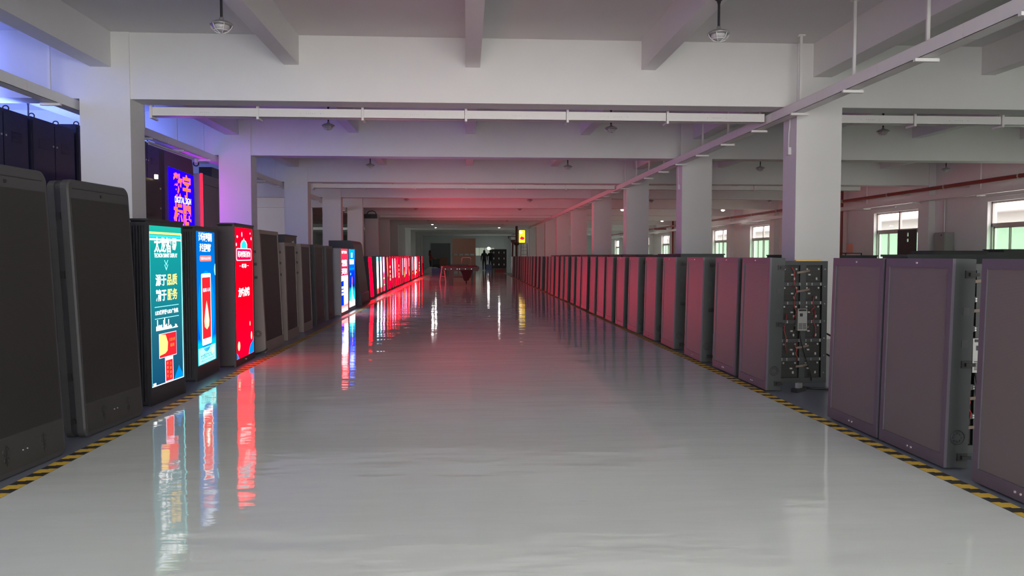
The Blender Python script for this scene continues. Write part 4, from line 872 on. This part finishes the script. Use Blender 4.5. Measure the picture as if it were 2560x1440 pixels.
t = thing('open_case', 'black open-front case between the shutter and the crates', 'case', (-2.62, 66.0, 0)); B('case_shell', frame_mb(0.75, 1.05, 0, 0.05, 0.05, 0.06, 0.05, 0, 0.5), NEARBLACK, t); B('case_back', box(-0.32, 0.32, 0.48, 0.5, 0.05, 1.0), BLACK, t); B('shelf', box(-0.32, 0.32, 0.02, 0.48, 0.5, 0.53), BLACK, t)
# crumpled sheet heap
rng = random.Random(11); hm = MB(); N = 9; vs = []
for i in range(N):
    for j in range(N):
        x, y = (i / (N - 1) - 0.5), (j / (N - 1) - 0.5); r = max(abs(x), abs(y)) * 2
        vs.append((x * 1.5, y * 1.1, 0.0 if r > 0.98 else max(0.02, 0.42 * (1 - r ** 2) + rng.uniform(-0.06, 0.06))))
hm.add(vs, [(i * N + j, i * N + j + 1, (i + 1) * N + j + 1, (i + 1) * N + j) for i in range(N - 1) for j in range(N - 1)])
tag(B('plastic_sheet_heap', hm, mat('sheet_grey', (0.4, 0.36, 0.36), 0.5), None, (-2.55, 58.0, 0.0)), 'crumpled grey plastic sheet behind the blue tub', 'plastic sheet')
# lockers
t = thing('locker', 'black locker cabinet with small pale handles behind the standing figures', 'locker', (3.35, 78.6, 0)); B('body', box(-0.78, 0.80, 0, 0.5, 0.05, 1.95), mat('locker_maroon_black', (0.025, 0.014, 0.016), 0.5), t); B('plinth', box(-0.75, 0.77, 0.03, 0.48, 0, 0.05), BLACK, t)
for r in range(3):
    for c in range(3):
        x = -0.52 + c * 0.53; z = 0.08 + r * 0.62
        d = B('door', box(x - 0.25, x + 0.25, -0.02, 0.0, z, z + 0.59), MATS['locker_maroon_black'], t); B('handle', box(x - 0.03, x + 0.03, -0.04, -0.02, z + 0.2, z + 0.38), SILVER, d)
# smart pole with yellow lightbox, arms and ladder
t = thing('smart_pole', 'dark post with side arms holding a glowing yellow lightbox', 'post', (3.62, 54.8, 0)); PB = mat('pole_brown', (0.07, 0.03, 0.028), 0.5)
B('post', MB().cyl((0, 0, 0), (0, 0, 3.4), 0.085, 12), PB, t); B('base', MB().lathe([(0.25, 0), (0.25, 0.05), (0.12, 0.2), (0.09, 0.3)], 12), PB, t); B('arm', box(-0.62, 0.0, -0.03, 0.03, 2.62, 2.67), PB, t); B('arm_tip', box(-0.62, -0.56, -0.04, 0.04, 2.52, 2.62), PB, t)
B('speaker_head', MB().prism([(-0.45, 2.42), (-0.10, 2.42), (-0.10, 2.30), (-0.22, 2.10), (-0.24, 1.2), (-0.36, 1.2), (-0.34, 2.15)], -0.1, 0.1), PB, t); B('collar', MB().lathe([(0.1, 2.0), (0.2, 2.1), (0.2, 2.2), (0.1, 2.25)], 12), PB, t)
lb = B('lightbox', box(0.15, 0.62, -0.08, 0.08, 2.18, 3.14), PB, t); ys_ = emat('yellow_lightbox', (1.0, 0.72, 0.03), 2.2)
B('lit_face', MB().prism(rr(0.43, 0.90, 0.04, 4, 2.21, 0.17), -0.09, -0.081), ys_, lb); shape(lb, 'white_glow', ell(0.30, 2.96, 0.11, 0.12, 14), WHT, -0.093); shape(lb, 'red_motif', ell(0.40, 2.52, 0.16, 0.11, 16), emat('lightbox_magenta', (0.9, 0.01, 0.08), 1.6, False), -0.093); shape(lb, 'red_motif', [(0.25, 2.55), (0.5, 2.58), (0.36, 2.68)], MATS['lightbox_magenta'], -0.0935)
t = thing('stepladder', 'pale stepladder standing below the yellow lightbox', 'ladder', (4.3, 56.3, 0))
for x in (-0.22, 0.22): B('rail', MB().cyl((x * 1.3, -0.3, 0), (x, 0.25, 2.2), 0.022, 6), mat('ladder_alu', (0.45, 0.40, 0.36), 0.4), t); B('rail', MB().cyl((x * 1.3, 0.8, 0), (x, 0.3, 2.2), 0.022, 6), MATS['ladder_alu'], t)
for k in range(7): B('step', box(-0.25, 0.25, -0.24 + k * 0.07, -0.18 + k * 0.07, 0.28 + k * 0.27, 0.31 + k * 0.27), MATS['ladder_alu'], t)

# ---- people
SKIN = mat('skin', (0.42, 0.26, 0.2), 0.6); HAIR = mat('black_hair', (0.008, 0.007, 0.007), 0.5)
def person(label, loc, rz, H, top, legs, pose, long_hair=False):
    k = H / 1.75; J = {}
    pts = {'pel': (0, 0, 0.95), 'sp': (0, 0.01, 1.15), 'ch': (0, 0, 1.36), 'nk': (0, 0, 1.50), 'hd': (0, -0.015, 1.60), 'ht': (0, -0.01, 1.71)}
    rad = {'pel': 0.135, 'sp': 0.125, 'ch': 0.135, 'nk': 0.055, 'hd': 0.082, 'ht': 0.07}
    ed = [('pel', 'sp'), ('sp', 'ch'), ('ch', 'nk'), ('nk', 'hd'), ('hd', 'ht')]
    for s, n in ((-1, 'l'), (1, 'r')):
        el, wr, fg = pose[n]
        pts.update({n + 'sh': (s * 0.185, 0.0, 1.40), n + 'el': el, n + 'wr': wr, n + 'hp': (s * 0.09, 0, 0.88), n + 'kn': (s * 0.10, -0.02, 0.49), n + 'an': (s * 0.10, 0.03, 0.09), n + 'to': (s * 0.115, -0.13, 0.04)})
        rad.update({n + 'sh': 0.072, n + 'el': 0.052, n + 'wr': 0.036, n + 'hp': 0.098, n + 'kn': 0.066, n + 'an': 0.048, n + 'to': 0.042})
        ed += [('ch', n + 'sh'), (n + 'sh', n + 'el'), (n + 'el', n + 'wr'), ('pel', n + 'hp'), (n + 'hp', n + 'kn'), (n + 'kn', n + 'an'), (n + 'an', n + 'to')]
        w, f = Vector(wr), Vector(fg); d = (f - w); side = d.orthogonal().normalized() if d.length else Vector((1, 0, 0))
        pts[n + 'pm'] = tuple(w + d * 0.5); rad[n + 'pm'] = 0.034; ed.append((n + 'wr', n + 'pm'))
        for q in range(4):
            off = side * (q - 1.5) * 0.02; L = (0.92, 1.0, 0.96, 0.82)[q]
            pts[n + 'f%d' % q] = tuple(w + d * (0.5 + 0.3 * L) + off); pts[n + 'g%d' % q] = tuple(w + d * (0.5 + 0.55 * L) + off + Vector((0, -0.012, -0.006)))
            rad[n + 'f%d' % q] = 0.009; rad[n + 'g%d' % q] = 0.0085; ed += [(n + 'pm', n + 'f%d' % q), (n + 'f%d' % q, n + 'g%d' % q)]
        pts[n + 'th'] = tuple(w + d * 0.62 + side * 0.05); rad[n + 'th'] = 0.010; ed.append((n + 'pm', n + 'th'))
    keys = list(pts); me = bpy.data.meshes.new('figure'); me.from_pydata([Vector(pts[q]) * k for q in keys], [(keys.index(a), keys.index(b)) for a, b in ed], [])
    tmp = bpy.data.objects.new('figure_tmp', me); COL.objects.link(tmp); sk = tmp.modifiers.new('skin', 'SKIN'); sk.use_smooth_shade = True
    for i, q in enumerate(keys):
        sv = me.skin_vertices[0].data[i]; r = rad[q] * k; sv.radius = (r * (1.25 if q in ('ch', 'sp', 'pel') else 1), r * (0.85 if q in ('ch', 'sp', 'pel') else 1)); sv.use_root = q == 'pel'
    ss = tmp.modifiers.new('sub', 'SUBSURF'); ss.levels = 2; ss.render_levels = 2
    dg = bpy.context.evaluated_depsgraph_get(); dg.update(); bm = bpy.data.meshes.new_from_object(tmp.evaluated_get(dg)); bpy.data.objects.remove(tmp)
    bm.materials.clear()
    for m in (top, legs, SKIN, mat('dark_shoe', (0.01, 0.01, 0.01), 0.5)): bm.materials.append(m)
    wr = [Vector(pose[n][1]) * k for n in 'lr']
    for p in bm.polygons:
        c = p.center; z = c.z / k; mi = 0
        if z < 0.10: mi = 3
        elif z < 0.90 and abs(c.x) < 0.24 * k: mi = 1
        if z > 1.515 and abs(c.x) < 0.12 * k: mi = 2
        for n, w_ in zip('lr', wr):
            f = Vector(pose[n][2]) * k
            if (c - f).length < 0.13 * k and (c - w_).length < 0.22 * k and (c - w_).dot(f - w_) > 0: mi = 2
        p.material_index = mi; p.use_smooth = True
    t = thing('person', label, 'person', loc, rz)
    obj('body', bm, t)
    hm = MB()
    prof = [(0.012, 1.745), (0.06, 1.735), (0.092, 1.69), (0.10, 1.63)] + ([(0.105, 1.55), (0.12, 1.42), (0.11, 1.28), (0.05, 1.25)] if long_hair else [(0.095, 1.57), (0.06, 1.53)])
    hm.lathe([(r * k, z * k) for r, z in prof], 14, (0, 0.022 * k, 0))
    h = B('hair', hm, HAIR, t)
    fm = MB()
    fm.lathe([(0.004, -0.006), (0.011, 0), (0.004, 0.006)], 8, (-0.03 * k, -0.098 * k, 1.62 * k)).lathe([(0.004, -0.006), (0.011, 0), (0.004, 0.006)], 8, (0.03 * k, -0.098 * k, 1.62 * k))
    B('eyes', fm, BLACK, t)
    B('nose', MB().prism([(-0.012 * k, 1.575 * k), (0.012 * k, 1.575 * k), (0.004 * k, 1.62 * k), (-0.004 * k, 1.62 * k)], -0.118 * k, -0.09 * k), SKIN, t)
    B('mouth', box(-0.022 * k, 0.022 * k, -0.100 * k, -0.085 * k, 1.548 * k, 1.556 * k), REDW, t)
    return t
BLK = mat('black_jacket', (0.012, 0.012, 0.014), 0.8); DKT = mat('dark_trousers', (0.014, 0.014, 0.018), 0.8); RJ = mat('red_jacket', (0.22, 0.02, 0.02), 0.8)
down = {'l': ((-0.25, 0.02, 1.13), (-0.26, -0.06, 0.90), (-0.26, -0.08, 0.74)), 'r': ((0.25, 0.02, 1.13), (0.26, -0.06, 0.90), (0.26, -0.08, 0.74))}
up = {'l': ((-0.30, -0.12, 1.18), (-0.14, -0.30, 1.42), (-0.06, -0.30, 1.52)), 'r': ((0.30, -0.12, 1.18), (0.14, -0.30, 1.42), (0.06, -0.30, 1.52))}
carry = {'l': ((-0.24, -0.08, 1.14), (-0.18, -0.32, 1.05), (-0.10, -0.42, 1.05)), 'r': ((0.24, -0.08, 1.14), (0.18, -0.32, 1.05), (0.10, -0.42, 1.05))}
person('person with long black hair in a black coat seen from behind', (1.55, 66.0, 0), R(180), 1.78, BLK, DKT, down, True)
person('person in black raising both hands in front of the lockers', (2.16, 67.9, 0), R(170), 1.80, BLK, DKT, up)
person('person in a red jacket standing near the grey shutter', (-2.85, 60.5, 0), R(100), 1.72, RJ, DKT, carry, True)
